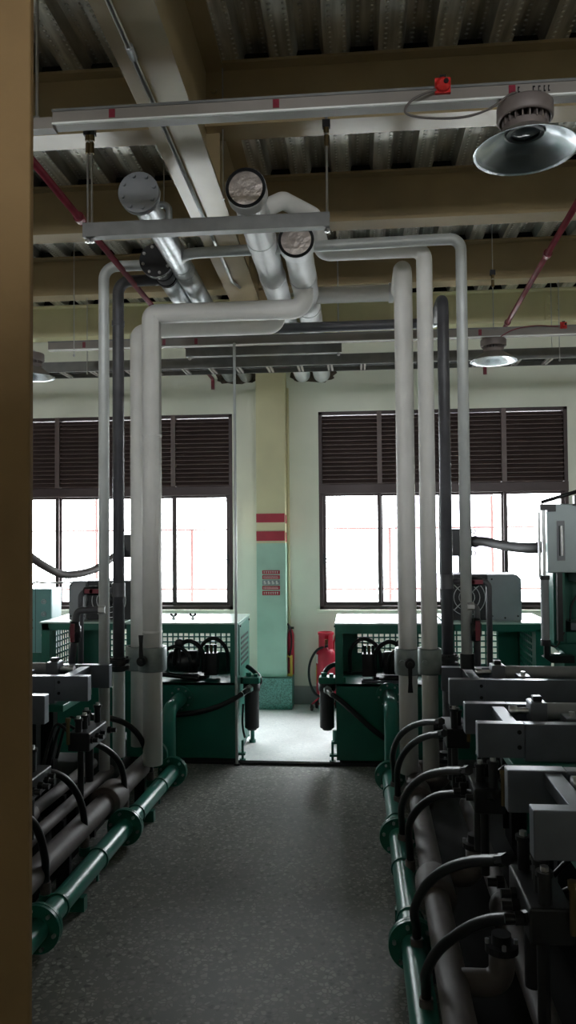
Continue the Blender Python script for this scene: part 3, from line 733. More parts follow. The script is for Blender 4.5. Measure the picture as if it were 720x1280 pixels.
# cable tray near the window wall
Yt = 5.98; zt0 = Z_(640, 449, Yt); zt1 = zt0+.082; zt0b = zt0
t = thing('cable_tray', 'grey cable tray spanning the hall in front of the windows', 'cable tray', (0, Yt, zt0))
MB().box(-4.2, 3.2, Yt, Yt+.008, zt0, zt1).box(-4.2, 3.2, Yt+.008, Yt+.02, zt0, zt0+.004).build('side_rail', 'strut', t)
MB().box(-4.2, 3.2, Yt+.25, Yt+.258, zt0, zt1).build('side_rail', 'strut', t)
for px in (50, 75, 113, 157, 191, 228, 262, 296, 335, 374, 412, 454, 500, 560, 600, 650, 690):
    x = X_(px, 455, Yt)
    MB().box(x-.022, x-.006, Yt+.008, Yt+.25, zt0+.002, zt0+.018).box(x+.006, x+.022, Yt+.008, Yt+.25, zt0+.002, zt0+.018).build('rung', 'trunk', t)
tag(MB().tube([(-4.2, Yt+.06, zt0+.034), (3.2, Yt+.06, zt0+.034)], .013, 8).build('power_cable', 'blackcable'), 'black cable lying along the near side of the tray', 'cable', 'black cables in the tray')
tag(MB().tube([(-4.2, Yt+.12, zt0+.034), (3.2, Yt+.12, zt0+.034)], .014, 8).build('power_cable', 'blackcable'), 'black cable lying along the middle of the tray', 'cable', 'black cables in the tray')
tag(MB().tube([(-4.2, Yt+.18, zt0+.034), (3.2, Yt+.18, zt0+.034)], .012, 8).build('power_cable', 'blackcable'), 'black cable lying along the window side of the tray', 'cable', 'black cables in the tray')

# ------------------------------------------------------------------ floor pipework
def lerp(a, b, t): return a+(b-a)*t
GRN = {}
def floor_main(side, fl_px, label, extend):
    """green return pipe along the aisle edge with flanged joints; returns a point function of Y"""
    P_ = [PZ(x, y, .10) for x, y in fl_px]
    a, b = P_[0], P_[-1]; d = (b-a).normalized()
    at = lambda Y: a+d*((Y-a.y)/d.y)
    GRN[side] = at
    s = at(extend); e = at(b.y)
    t = thing('return_pipe', label, 'pipe', (a.x, a.y, 0))
    MB().cyl(s, e, .047, 24).build('pipe', 'pipegreen', t)
    for p in P_:
        p = at(p.y)
        f = MB().cyl(p-d*.017, p-d*.002, .092, 36).build('flange', 'green', t)
        f2 = MB().cyl(p+d*.002, p+d*.017, .092, 36).build('flange', 'green', t)
        bolts(f, p-d*.017, -d, .073, 6, .008, .014, 'steel', ph=.3)
    for Y in [p.y+o for p in P_[:-1] for o in (.17, .62)]:
        if extend < Y < b.y:
            q = at(Y)
            MB().ring(q, d, .046, .053, .012, 24).box(q.x-.004, q.x+.004, q.y-.004, q.y+.016, 0, q.z).build('pipe_clip', 'green', t)
    for Y in (P_[0].y+.35, P_[1].y+.35):
        q = at(Y); MB().box(q.x-.05, q.x+.05, q.y-.02, q.y+.02, 0, .06).build('pipe_support', 'green', t)
    return t, at, d
tl, atL, dL = floor_main('L', [(48, 1160), (150, 1033), (216, 964)], 'green flanged pipe on the floor along the left edge of the aisle', 2.2)
tr, atR, dR = floor_main('R', [(517, 1180), (496, 1045), (487, 970)], 'green flanged pipe on the floor along the right edge of the aisle', 1.5)
def green_elbow(label, at, d, fpx, Yend):
    f = PY(*fpx, YS+.012); e = at(Yend)
    t = thing('return_elbow', label, 'pipe', (f.x, YS, 0))
    p = [f, (f.x, e.y+.17, f.z), (f.x, e.y+.17, .10), e+d*.02]
    MB().tube(fillet(p, [.09, .07]), .047, 22).build('pipe', 'pipegreen', t)
    fl = MB().cyl(f, f+Vector((0, -.016, 0)), .088, 32).build('flange', 'green', t)
    bolts(fl, f+Vector((0, -.016, 0)), (0, -1, 0), .070, 8, .007, .012, 'steel', ph=.2)
green_elbow('green pipe elbow rising from the left floor pipe to the left green cabinet', atL, dL, (226, 873), PZ(216, 964, .1).y)
green_elbow('green pipe elbow rising from the right floor pipe to the right green cabinet', atR, dR, (486, 869), PZ(487, 970, .1).y)

# brown lagged pipes
def brown(label, a, b, rad, ext0, collars=(), tees=(), side=1, group='dusty brown lagged pipes beside the machines'):
    a = Vector(a); b = Vector(b); d = (b-a).normalized(); at = lambda Y: a+d*((Y-a.y)/d.y)
    s = at(ext0)
    t = thing('lagged_pipe', label, 'pipe', (a.x, a.y, 0), group)
    MB().cyl(s, b, rad, 24).build('lagging', 'brownpipe', t)
    for Y in collars:
        MB().lathe([(rad*.9, 0), (rad*1.5, 0), (rad*1.56, .01), (rad*1.5, .16), (rad*1.4, .175), (rad*.9, .175)], at(Y), d, 26).build('lagging_sleeve', 'brownpipe', t, 'thicker lagged sleeve')
    for Y, L, up in tees:
        c = at(Y)
        MB().tube(fillet([c, c+Vector((side*L, 0, 0)), c+Vector((side*L, .0, up))], .055), rad*.8, 18).build('tee_branch', 'brownpipe', t)
        q = c+Vector((side*L, 0, up))
        k = MB().ring(q, (0, 0, 1), rad*.6, rad*1.05, .02, 20).cyl(q, q+Vector((0, 0, .05)), rad*.62, 16).build('pipe_union', 'blackmetal', t)
        bolts(k, q+Vector((0, 0, .02)), (0, 0, 1), rad*.9, 4, .007, .014, 'hood')
    for Y in (ext0+.4, ext0+1.4, b.y-.3):
        q = at(Y); MB().box(q.x-.03, q.x+.03, q.y-.015, q.y+.015, 0, q.z-rad*.9).build('pipe_stand', 'blackmetal', t)
    return at
bL = brown('thick dusty brown pipe behind the left green floor pipe', PZ(62, 1073, .2), PZ(193, 943, .2), .055, 2.0, [PZ(128, 1005, .2).y], [], -1)
brown('thin dusty brown pipe between the thick left pipe and the machine', bL(2.5)+Vector((-.11, 0, .06)), bL(4.3)+Vector((-.11, 0, .06)), .030, 2.2, (), (), -1)
brown('upper thin brown pipe against the left machine bases', bL(2.5)+Vector((-.19, 0, .11)), bL(4.25)+Vector((-.19, 0, .11)), .030, 2.4, [3.3], [(3.1, .09, .10)], -1)
bR = brown('thick dusty brown pipe beside the right green floor pipe', PZ(574, 1275, .23), PZ(512, 940, .23), .048, 1.4, [PZ(556, 1135, .2).y, PZ(524, 1010, .2).y],
      [(PZ(553, 1105, .2).y, .17, .12), (PZ(526, 985, .2).y, .16, .12), (PZ(585, 1240, .2).y, .15, .10), (PZ(516, 965, .2).y, .15, .16)], 1)
brown('second brown lagged pipe deep beside the right machine bases', bR(1.5)+Vector((.27, 0, -.08)), bR(4.2)+Vector((.27, 0, -.08)), .04, 1.5, [1.9, 2.9], [], 1)

e = bL(PZ(193, 943, .2).y); MB().cyl(e-dL*.01, e+dL*.02, .085, 28).build('end_flange', 'green', bpy.data.objects['lagged_pipe'], 'green end flange')
# ------------------------------------------------------------------ black hoses arching from the floor pipes
def hose(label, base, pts, Yend, rad=.0165, group=None):
    b = PZ(*base, .135); n = len(pts); P_ = [b, b+Vector((0, 0, .07))]
    for i, (x, y) in enumerate(pts):
        f = (i+1)/n; P_.append(PY(x, y, lerp(b.y, Yend, f**1.3)))
    t = thing('hydraulic_hose', label, 'hose', b, group)
    MB().tube(spline(P_, 8), rad, 14).build('hose', 'black', t)
    MB().cyl(b+Vector((0, 0, -.03)), b+Vector((0, 0, .035)), rad*1.35, 14).build('ferrule', 'brownpipe', t)
    MB().cyl(b+Vector((0, 0, -.05)), b+Vector((0, 0, -.012)), rad*1.6, 14).build('boss', 'green', t)
    e = P_[-1]; dd = (P_[-1]-P_[-2]).normalized()
    MB().hexa(e-dd*.01, e+dd*.03, rad*1.12).build('end_fitting', 'blackmetal', t)
G = 'black hoses arching over the left floor pipes'
hose('farthest black hose arching over the left floor pipes', (188, 972), [(183, 940), (174, 920), (158, 905), (138, 898), (118, 896)], 4.15, group=G)
hose('black hose arching over the left floor pipes by the middle flange', (156, 1008), [(154, 968), (147, 950), (132, 936), (113, 928), (92, 924)], 3.75, group=G)
hose('black hose arching over the left floor pipes just beyond the nearest flange', (106, 1055), [(103, 1010), (95, 990), (81, 973), (62, 965), (38, 963)], 3.35, group=G)
hose('nearest black hose of the left floor pipes, beside the cream column', (57, 1113), [(56, 1072), (50, 1045), (40, 1027), (22, 1014), (0, 1010)], 2.9, group=G)
G = 'black hoses arching over the right floor pipes'
hose('farthest black hose arching over the right floor pipes', (493, 985), [(491, 945), (497, 924), (511, 910), (530, 903), (549, 902)], 3.75, group=G)
hose('second farthest black hose arching over the right floor pipes', (497, 1003), [(497, 962), (504, 943), (518, 928), (534, 920), (552, 917)], 3.62, group=G)
hose('third farthest black hose of the right row, ending at the middle valve block', (503, 1052), [(502, 1010), (511, 988), (530, 971), (555, 964), (582, 963)], 2.95, group=G)
hose('black hose of the right row running flat to the machine below the middle beam', (513, 1085), [(511, 1035), (521, 1013), (544, 996), (572, 992), (612, 994)], 2.85, group=G)
hose('black hose of the right row passing over the nearest brown sleeve', (521, 1185), [(518, 1138), (530, 1110), (555, 1088), (588, 1077), (626, 1075)], 2.15, .016, group=G)
hose('nearest black hose of the right row, sweeping low in the corner', (533, 1262), [(533, 1215), (548, 1188), (580, 1163), (612, 1150), (655, 1147)], 2.0, .016, group=G)

# ------------------------------------------------------------------ green power-unit cabinets by the threshold
def mesh_panel(g, kind, fixed, a0, a1, z0, z1, pitch=.044, w=.012, th=.006):
    """square-hole perforated sheet; kind 'x' spans x at y=fixed, kind 'y' spans y at x=fixed"""
    def bar(p0, p1, q0, q1):
        if kind == 'x': g.box(p0, p1, fixed, fixed+th, q0, q1)
        else: g.box(fixed, fixed+th, p0, p1, q0, q1)
    n = max(1, round((a1-a0)/pitch))
    for k in range(n+1):
        p = a0+(a1-a0)*k/n; bar(p-w/2, p+w/2, z0, z1)
    n = max(1, round((z1-z0)/pitch))
    for k in range(n+1):
        q = z0+(z1-z0)*k/n; bar(a0, a1, q-w/2, q+w/2)
ZC = Z_(290, 778.5, YS+.02); YC0 = YS+.02; YC1 = YC0+.60
def power_cabinet(label, xi, xo, s, mesh_x):
    """xi = aisle-side edge, xo = outer edge, s = +1 when the cabinet lies to the right of the aisle"""
    t = thing('power_unit_cabinet', label, 'cabinet', (xi, YC0, 0))
    lo, hi = min(xi, xo), max(xi, xo)
    zb = .56
    MB().box(lo, hi, YC0, YC0+.008, .03, zb).box(lo, hi, YC0, YC0+.03, zb-.02, zb).build('front_panel', 'green', t, bevel=.002)
    MB().box(lo, hi, YC0, YC0+.03, ZC-.075, ZC-.012).build('top_rail', 'green', t, bevel=.002)
    MB().box(lo-.006, hi+.006, YC0-.008, YC1+.008, ZC-.012, ZC).build('lid', 'lidglare', t, 'green lid, paled to stand in for window glare', bevel=.003)
    for x in (xi, xo-s*.05):
        MB().box(x, x+s*.05, YC0+.001, YC0+.04, .03, ZC-.012).build('corner_post', 'green', t)
    MB().box(lo, hi, YC0+.03, YC1-.01, zb-.03, zb-.02).build('shelf', 'green', t)
    # back: perforated window in a solid sheet
    m0, m1 = mesh_x; zm0, zm1 = .68, ZC-.055
    MB().box(lo, hi, YC1-.012, YC1-.004, .03, zm0).box(lo, m0, YC1-.012, YC1-.004, zm0, zm1).box(m1, hi, YC1-.012, YC1-.004, zm0, zm1).box(lo, hi, YC1-.012, YC1-.004, zm1, ZC-.012).build('back_panel', 'green', t)
    g = MB(); mesh_panel(g, 'x', YC1-.011, m0, m1, zm0, zm1); g.build('perforated_panel', 'green', t)
    MB().box(xo-s*.008, xo, YC0+.04, YC1-.012, .03, ZC-.012).build('outer_side', 'green', t)
    # aisle-side panel with louvre slots
    P_ = MB().box(xi, xi+s*.008, YC0+.04, YC1, .05, ZC-.012).box(xi-s*.006, xi, YC0+.07, YC1-.03, .60, ZC-.02).build('side_panel', 'green', t, bevel=.002)
    for k in range(6):
        z = .655+k*.038
        MB().box(xi-s*.0075, xi-s*.006, YC0+.14, YC1-.10, z, z+.018).build('louvre_slot', 'dark', P_)
    for y in (YC0+.10, YC1-.06):
        MB().hexa((xi-s*.006, y, ZC-.035), (xi-s*.014, y, ZC-.035), .008).build('bolt', 'blackmetal', P_)
    MB().cyl((xi-s*.03, YC0+.03, 0), (xi-s*.03, YC0+.03, .15), .009, 10).cyl((xi-s*.03, YC0+.03, 0), (xi-s*.03, YC0+.03, .02), .022, 12).box(min(xi, xi-s*.05), max(xi, xi-s*.05), YC0+.01, YC0+.05, .05, .065).build('levelling_foot', 'green', t)
    MB().cyl((xi-s*.03, YC1-.06, 0), (xi-s*.03, YC1-.06, .10), .016, 12).cyl((xi-s*.03, YC1-.06, 0), (xi-s*.03, YC1-.06, .02), .026, 12).build('levelling_foot', 'green', t)
    MB().box(lo+.02, hi-.02, YC0+.03, YC1-.03, 0, .03).build('base_frame', 'blackmetal', t)
    return t
xiL = X_(297, 900, YC0); xiR = X_(420.5, 900, YC0)
xoL = xiL-.80; xoR = xiR+.74
power_cabinet('green power-unit cabinet left of the gap, with louvred side panel facing the aisle', xiL, xoL, -1, (X_(190, 800, YC1), X_(290, 800, YC1)))
power_cabinet('green power-unit cabinet right of the gap, beside the red extinguisher', xiR, xoR, 1, (X_(446, 800, YC1), xoR-.04))
# small wing bolts on the lids
for px, lab in ((217, 'left small black wing bolt on the lid of the left green cabinet'), (241, 'right small black wing bolt on the lid of the left green cabinet')):
    p = PY(px, 771, YC0+.25); p.z = ZC
    t = thing('wing_bolt', lab, 'bolt', p)
    MB().cyl(p, p+Vector((0, 0, .03)), .009, 10).cyl(p, p+Vector((0, 0, .008)), .016, 12).build('stud', 'steel', t)
    MB().prism([(p.x-.03, p.z+.03), (p.x-.008, p.z+.014), (p.x+.008, p.z+.014), (p.x+.03, p.z+.03), (p.x+.02, p.z+.045), (p.x, p.z+.028), (p.x-.02, p.z+.045)], 'y', p.y-.004, p.y+.004).build('wings', 'blackmetal', t)

def pump_set(label, cx, s):
    z = .54; y = YC0+.28
    t = thing('hydraulic_pump', label, 'pump', (cx, y, z))
    MB().lathe([(1e-4, 0), (.07, 0), (.085, .015), (.085, .20), (.075, .22), (.04, .225), (.035, .25), (1e-4, .25)], (cx-s*.02, y, z+.12), (s, 0, 0), 24).build('motor', 'blackmetal', t)
    MB().box(cx-.09, cx+.09, y-.07, y+.07, z, z+.03).build('foot_plate', 'blackmetal', t)
    b = MB().box(cx-s*.12-.05, cx-s*.12+.05, y-.06, y+.04, z+.03, z+.19).build('valve_block', 'blackmetal', t, bevel=.004)
    for k in range(3):
        MB().cyl((cx-s*.12, y-.03, z+.19), (cx-s*.12, y-.03, z+.19), .01) if False else MB().cyl((cx-s*.12-.03+k*.03, y-.02, z+.19), (cx-s*.12-.03+k*.03, y-.02, z+.235), .011, 12).hexa((cx-s*.12-.03+k*.03, y-.02, z+.235), (cx-s*.12-.03+k*.03, y-.02, z+.25), .014).build('solenoid', 'brass' if k == 1 else 'blackmetal', b)
    MB().lathe([(1e-4, 0), (.03, 0), (.034, .005), (.034, .02), (.03, .026), (1e-4, .026)], (cx+s*.10, y-.10, z+.27), (0, -1, 0), 20).cyl((cx+s*.10, y-.10, z+.12), (cx+s*.10, y-.10, z+.25), .008, 8).build('pressure_gauge', 'blackmetal', t)
    for k, (r0, h_, dx) in enumerate(((.014, .31, -.16), (.016, .29, .02), (.013, .25, .12))):
        x = cx+s*dx
        pts = [(x-s*.10, y-.10, z+.06), (x-s*.09, y-.12, z+h_*.75), (x, y-.12, z+h_), (x+s*.10, y-.10, z+h_*.8), (x+s*.13, y-.08, z+.10)]
        MB().tube(spline(pts, 7), r0, 12).build('pump_hose', 'black', t)
    MB().cyl((cx-s*.05, y-.14, z+.02), (cx+s*.22, y-.14, z+.05), .018, 14).build('suction_pipe', 'black', t)
    return t
pump_set('black hydraulic pump set inside the left green cabinet', X_(245, 830, YC0+.28), -1)
pump_set('black hydraulic pump set inside the right green cabinet', X_(482, 830, YC0+.28), 1)
t = thing('oil_tray', 'pale metal tray on the shelf of the right cabinet', 'tray', (X_(475, 852, YC0+.15), YC0+.15, .54))
MB().box(X_(452, 852, YC0+.1), X_(500, 852, YC0+.1), YC0+.05, YC0+.25, .541, .549).box(X_(452, 852, YC0+.1), X_(500, 852, YC0+.1), YC0+.05, YC0+.056, .549, .575).build('tray', 'alu', t)

# oil filters hung on the cabinet sides
def oil_filter(label, px, Y, s):
    top = PY(px, 842, Y); bot = PY(px, 912, Y); x = top.x; r = .060
    t = thing('oil_filter', label, 'filter', (x, Y, bot.z))
    L = top.z-bot.z
    MB().lathe([(1e-4, 0), (r*.55, 0), (r*.6, .012), (r*.8, .014), (r*.86, .02), (r*.88, L*.70), (r*1.0, L*.70), (r*1.02, L*.72), (r*1.02, L*.84), (1e-4, L*.84)], bot, (0, 0, 1), 28).build('canister', 'corr', t)
    MB().box(x-r, x+r, Y-r, Y+r, bot.z+L*.84, bot.z+L*.95).cyl((x-r*.4, Y, bot.z+L*.95), (x-r*.4, Y, bot.z+L*1.02), .02, 12).cyl((x+r*.5, Y, bot.z+L*.95), (x+r*.5, Y, bot.z+L*1.0), .016, 12).build('filter_head', 'green', t, bevel=.006)
    MB().box(min(x, x+s*.13), max(x, x+s*.13), Y+r*.5, Y+r*.62, bot.z+L*.80, bot.z+L*.92).build('mount_bracket', 'green', t)
    return t, x, bot.z, L
YF = YC0+.12
_, fx, fz, fL = oil_filter('black oil filter canister on the side of the left green cabinet', 315, YF, -1)
_, fx2, fz2, fL2 = oil_filter('black oil filter canister on the side of the right green cabinet', 409, YF, 1)
def plain_hose(label, pts, rad, fit0=None, fit1=None, mt='black'):
    t = thing('hydraulic_hose', label, 'hose', pts[0])
    P_ = spline(pts, 8); MB().tube(P_, rad, 14).build('hose', mt, t)
    if fit0: MB().cyl(P_[0], P_[0]+(P_[fit0]-P_[0])*1.0, rad*1.15, 12).hexa(P_[0], P_[0]+(P_[1]-P_[0]).normalized()*.03, rad*1.6).build('crimp_fitting', 'steel', t, 'bright crimped fitting')
    return t
yf = YF-.065
plain_hose('black hose drooping from the left oil filter across the green cabinet front', [(fx-.005, yf, Z_(311, 860, yf)), PY(303, 867, YC0-.03), PY(290, 875, YC0-.06), PY(270, 884, YC0-.06), PY(248, 890, YC0-.06), PY(224, 893, YC0-.05), PY(214, 893, YC0-.02)], .018, 9)
plain_hose('black hose slanting from the right oil filter down to the green elbow', [(fx2, yf, Z_(406, 862, yf)), PY(415, 868, YC0-.05), PY(426, 876, YC0-.06), PY(445, 893, YC0-.06), PY(464, 910, YC0-.06), PY(482, 924, YC0-.05)], .018, 9)
plain_hose('short black hose looping over the left oil filter', [PY(309, 833, YF+.12), PY(316, 838, YF+.08), PY(323, 845, YF+.04), PY(325, 853, YF+.02), PY(319, 856, YF)], .017)
plain_hose('short black hose from the right oil filter into the cabinet', [PY(405, 847, YF+.02), PY(407, 839, YF+.03), PY(413, 833, YF+.05), PY(424, 829, YF+.10)], .017)
plain_hose('thin black drain tube hanging under the left oil filter', [PY(304, 880, YF-.02), PY(303, 900, YF-.03), PY(304, 912, YF-.03), PY(306, 922, YF-.02)], .008)

# ------------------------------------------------------------------ outer green frames with oil coolers
def cooler_frame(label, x0, x1, s, zt):
    """s=+1 right side; outer side has perforated panel"""
    t = thing('machine_frame', label, 'frame', ((x0+x1)/2, YC0, 0))
    lo, hi = min(x0, x1), max(x0, x1); w = .05
    wo = .10 if s > 0 else .06
    for xa, xb in ((lo, lo+(w if s > 0 else wo)), (hi-(wo if s > 0 else w), hi)):
        for y in (YC0, YC1-w):
            MB().box(xa, xb, y, y+w, 0, zt-.045).build('leg', 'green', t)
    MB().box(lo-.015, hi+.015, YC0-.012, YC1+.012, zt-.012, zt).build('top_plate', 'lidglare', t, 'green top plate, paled to stand in for window glare', bevel=.003)
    MB().box(lo, hi, YC0, YC0+w, zt-.06, zt-.012).box(lo, hi, YC1-w, YC1, zt-.06, zt-.012).box(lo, lo+w, YC0, YC1, zt-.06, zt-.012).box(hi-w, hi, YC0, YC1, zt-.06, zt-.012).build('top_rail', 'green', t)
    MB().box(lo, hi, YC0+.005, YC0+.02, .05, .52).build('front_panel', 'green', t)
    MB().box(lo, hi, YC1-.02, YC1-.005, .05, .60).build('rear_panel', 'green', t)
    mid = lerp(lo, hi, .68) if s > 0 else lerp(lo, hi, .4)
    MB().box(mid-.03, mid+.03, YC1-.035, YC1-.01, .5, zt-.05).build('mullion', 'green', t)
    xo = hi-.10 if s > 0 else lo+.055
    g = MB(); mesh_panel(g, 'y', xo, YC0+.11, YC1-.09, .60, zt-.075); g.build('perforated_panel', 'green', t)
    MB().box(xo, xo+.006, YC0+w, YC0+.11, .5, zt-.05).box(xo, xo+.006, YC1-.09, YC1-w, .5, zt-.05).build('side_sheet', 'green', t)
    g = MB(); mesh_panel(g, 'x', YC1-.016, (lo+w) if s > 0 else mid+.03, (mid-.03) if s > 0 else hi-w, .60, zt-.075); g.build('perforated_panel', 'green', t)
    MB().box((mid+.03) if s > 0 else lo+w, (hi-w) if s > 0 else mid-.03, YC1-.016, YC1-.010, .5, zt-.05).build('back_sheet', 'green', t)
    return t
cooler_frame('green machine frame behind the left risers with perforated end panel', X_(52, 777, YC0), xoL-.03, -1, ZC+.005)
cooler_frame('green machine frame behind the right risers with perforated end panel', xoR+.03, X_(688, 776, YC0), 1, ZC+.005)
def oil_cooler(label, x0, x1, zt, s):
    y0, y1 = YC0+.14, YC0+.46; z0 = ZC+.006
    t = thing('oil_cooler', label, 'cooler', ((x0+x1)/2, y0, z0))
    xm = lerp(x0, x1, .55 if s > 0 else .72)  # x0 aisle side, x1 outer side
    lo, hi = min(xm, x1), max(xm, x1)
    c = .03
    poly = [(lo, z0), (hi, z0), (hi, zt-c), (hi-c, zt), (lo, zt)] if s > 0 else [(lo, z0), (hi, z0), (hi, zt), (lo+c, zt), (lo, zt-c)]
    sh = MB().prism(poly, 'y', y0-.03, y1).build('shroud', 'hood', t, 'plain sheet-metal shroud', bevel=.005)
    for fx_, fz_ in ((.12, .1), (.5, .06), (.88, .1), (.12, .9)):
        p = Vector((lerp(lo, hi, fx_), y0-.03, lerp(z0, zt, fz_))); MB().hexa(p, p+Vector((0, -.006, 0)), .007).build('screw', 'blackmetal', sh)
    lo, hi = min(xm, x0), max(xm, x0)
    MB().box(lo, hi, y0, y1, z0, zt).build('cooler_body', 'blackmetal', t, bevel=.004)
    cx, cz = (lo+hi)/2, (z0+zt)/2; R = min(hi-lo, zt-z0)*.46
    f = MB()
    for k in range(3): f.ring((cx, y0-.012, cz), (0, 1, 0), R*(.40+.28*k), R*(.43+.28*k), .008, 32)
    for k in range(4):
        a = PI/4+k*PI/2; d = Vector((math.cos(a), 0, math.sin(a))); f.tube([Vector((cx, y0-.008, cz))+d*R*.3, Vector((cx, y0-.008, cz))+d*R], .004, 6)
    f.build('fan_guard', 'steel', t)
    MB().lathe([(1e-4, 0), (R*.3, .0), (R*.3, .012)], (cx, y0-.015, cz), (0, 1, 0), 20).build('fan_hub', 'blackmetal', t)
    return t
oil_cooler('teal and black oil cooler with round fan guard, behind the left silver riser', X_(164, 750, YC0+.14), X_(88, 750, YC0+.14), Z_(100, 726, YC0+.14), -1)
oil_cooler('grey-hooded oil cooler on the right green frame, in front of the window', X_(558, 750, YC0+.14), X_(651, 750, YC0+.14), Z_(600, 718, YC0+.14), 1)

def jbox(label, x0, x1, z0, z1, Y, zp):
    t = thing('junction_box', label, 'box', ((x0+x1)/2, Y, zp))
    MB().box(x0, x1, Y, Y+.12, z0, z1).build('box_body', 'black', t, bevel=.006)
    MB().box(x0+.01, x1-.01, Y-.008, Y, z0+.01, z1-.01).build('cover', 'blackmetal', t, bevel=.003)
    MB().cyl(((x0+x1)/2, Y+.06, zp), ((x0+x1)/2, Y+.06, z0), .018, 12).build('post', 'blackmetal', t)
    for z in (z0+.02, z1-.02): MB().lathe([(.012, -.004), (.018, -.004), (.018, .004), (.012, .004)], (x1+.016, Y+.03, z), (0, 1, 0), 14, True, True).build('eye_bolt', 'steel', t)
YJ = YC0+.47
jbox('black junction box on a post behind the right silver riser', X_(564, 678, YJ), X_(590, 678, YJ), Z_(575, 695, YJ), Z_(575, 661, YJ), YJ, ZC+.005)
jbox('black junction box on a post between the left charcoal and white risers', X_(153, 680, YJ), X_(174, 680, YJ), Z_(160, 697, YJ), Z_(160, 668, YJ), YJ, ZC+.005)
# corrugated cable hoses sagging to the press heads
def corr(label, pts, rad):
    t = thing('corrugated_hose', label, 'hose', pts[0])
    P_ = spline(pts, 14); g = MB().tube(P_, [rad*(1.0 if k % 2 else .9) for k in range(len(P_))], 16); g.build('hose', 'corr' if rad > .03 else 'brownpipe', t)
    MB().ring(P_[0], P_[1]-P_[0], rad*.8, rad*1.25, .05, 18).build('gland', 'blackmetal', t)
    return t
corr('dark corrugated hose running from the right junction box to the grey press head', [PY(592, 677, YJ+.03), PY(605, 677, 5.6), PY(625, 681, 5.3), PY(645, 684, 5.05), PY(668, 685, 4.8), PY(688, 682, 4.68)], .034)
c = corr('brownish corrugated hose sagging between the left junction box and the column', [PY(153, 684, YJ+.03), PY(143, 695, 5.6), PY(122, 710, 5.3), PY(100, 717, 5.1), PY(78, 718, 4.95), PY(58, 709, 4.8), PY(40, 697, 4.7), PY(20, 678, 4.6)], .027)

# teal control box on the left
YB0 = 6.05
x1 = X_(65, 775, YB0); x0 = x1-.36
t = thing('control_box', 'teal control box with three round dials beside the cream column', 'control box', ((x0+x1)/2, YB0, 0))
z1 = Z_(60, 736, YB0); z0 = Z_(60, 816, YB0)
MB().box(x0, x1, YB0, YB0+.2, z0, z1).build('box_body', 'greypanel', t, bevel=.004)
D_ = MB().box(x0+.004, x1-.002, YB0-.012, YB0, z0+.004, z1-.004).build('door', 'teal', t, bevel=.003)
MB().box(lerp(x0, x1, .62), lerp(x0, x1, .63), YB0-.0125, YB0-.012, z0, z1).build('door_seam', 'blackmetal', D_)
for py in (752, 767.5, 794):
    p = PY(55, py, YB0-.012)
    MB().ring(p, (0, -1, 0), .015, .021, .010, 24).cyl(p, p+Vector((0, -.006, 0)), .010, 16).build('dial', 'greypanel', D_)
for py in (775, 785): p = PY(40, py, YB0-.012); MB().cyl(p, p+Vector((0, -.01, 0)), .009, 12).build('button', 'black', D_)
MB().box(x0+.05, x1-.05, YB0+.05, YB0+.15, 0, z0).box(x0, x1, YB0, YB0+.2, 0, .02).build('pedestal', 'green', t)
tag(MB().tube(spline([PY(38, 733, 6.1), PY(44, 728, 6.1), PY(60, 729, 6.08), PY(80, 728, 6.0), PY(92, 728, 5.82)]), .008, 8).build('conduit_hose', 'trunk'), 'pale thin hose lying across the top of the teal control box', 'hose')

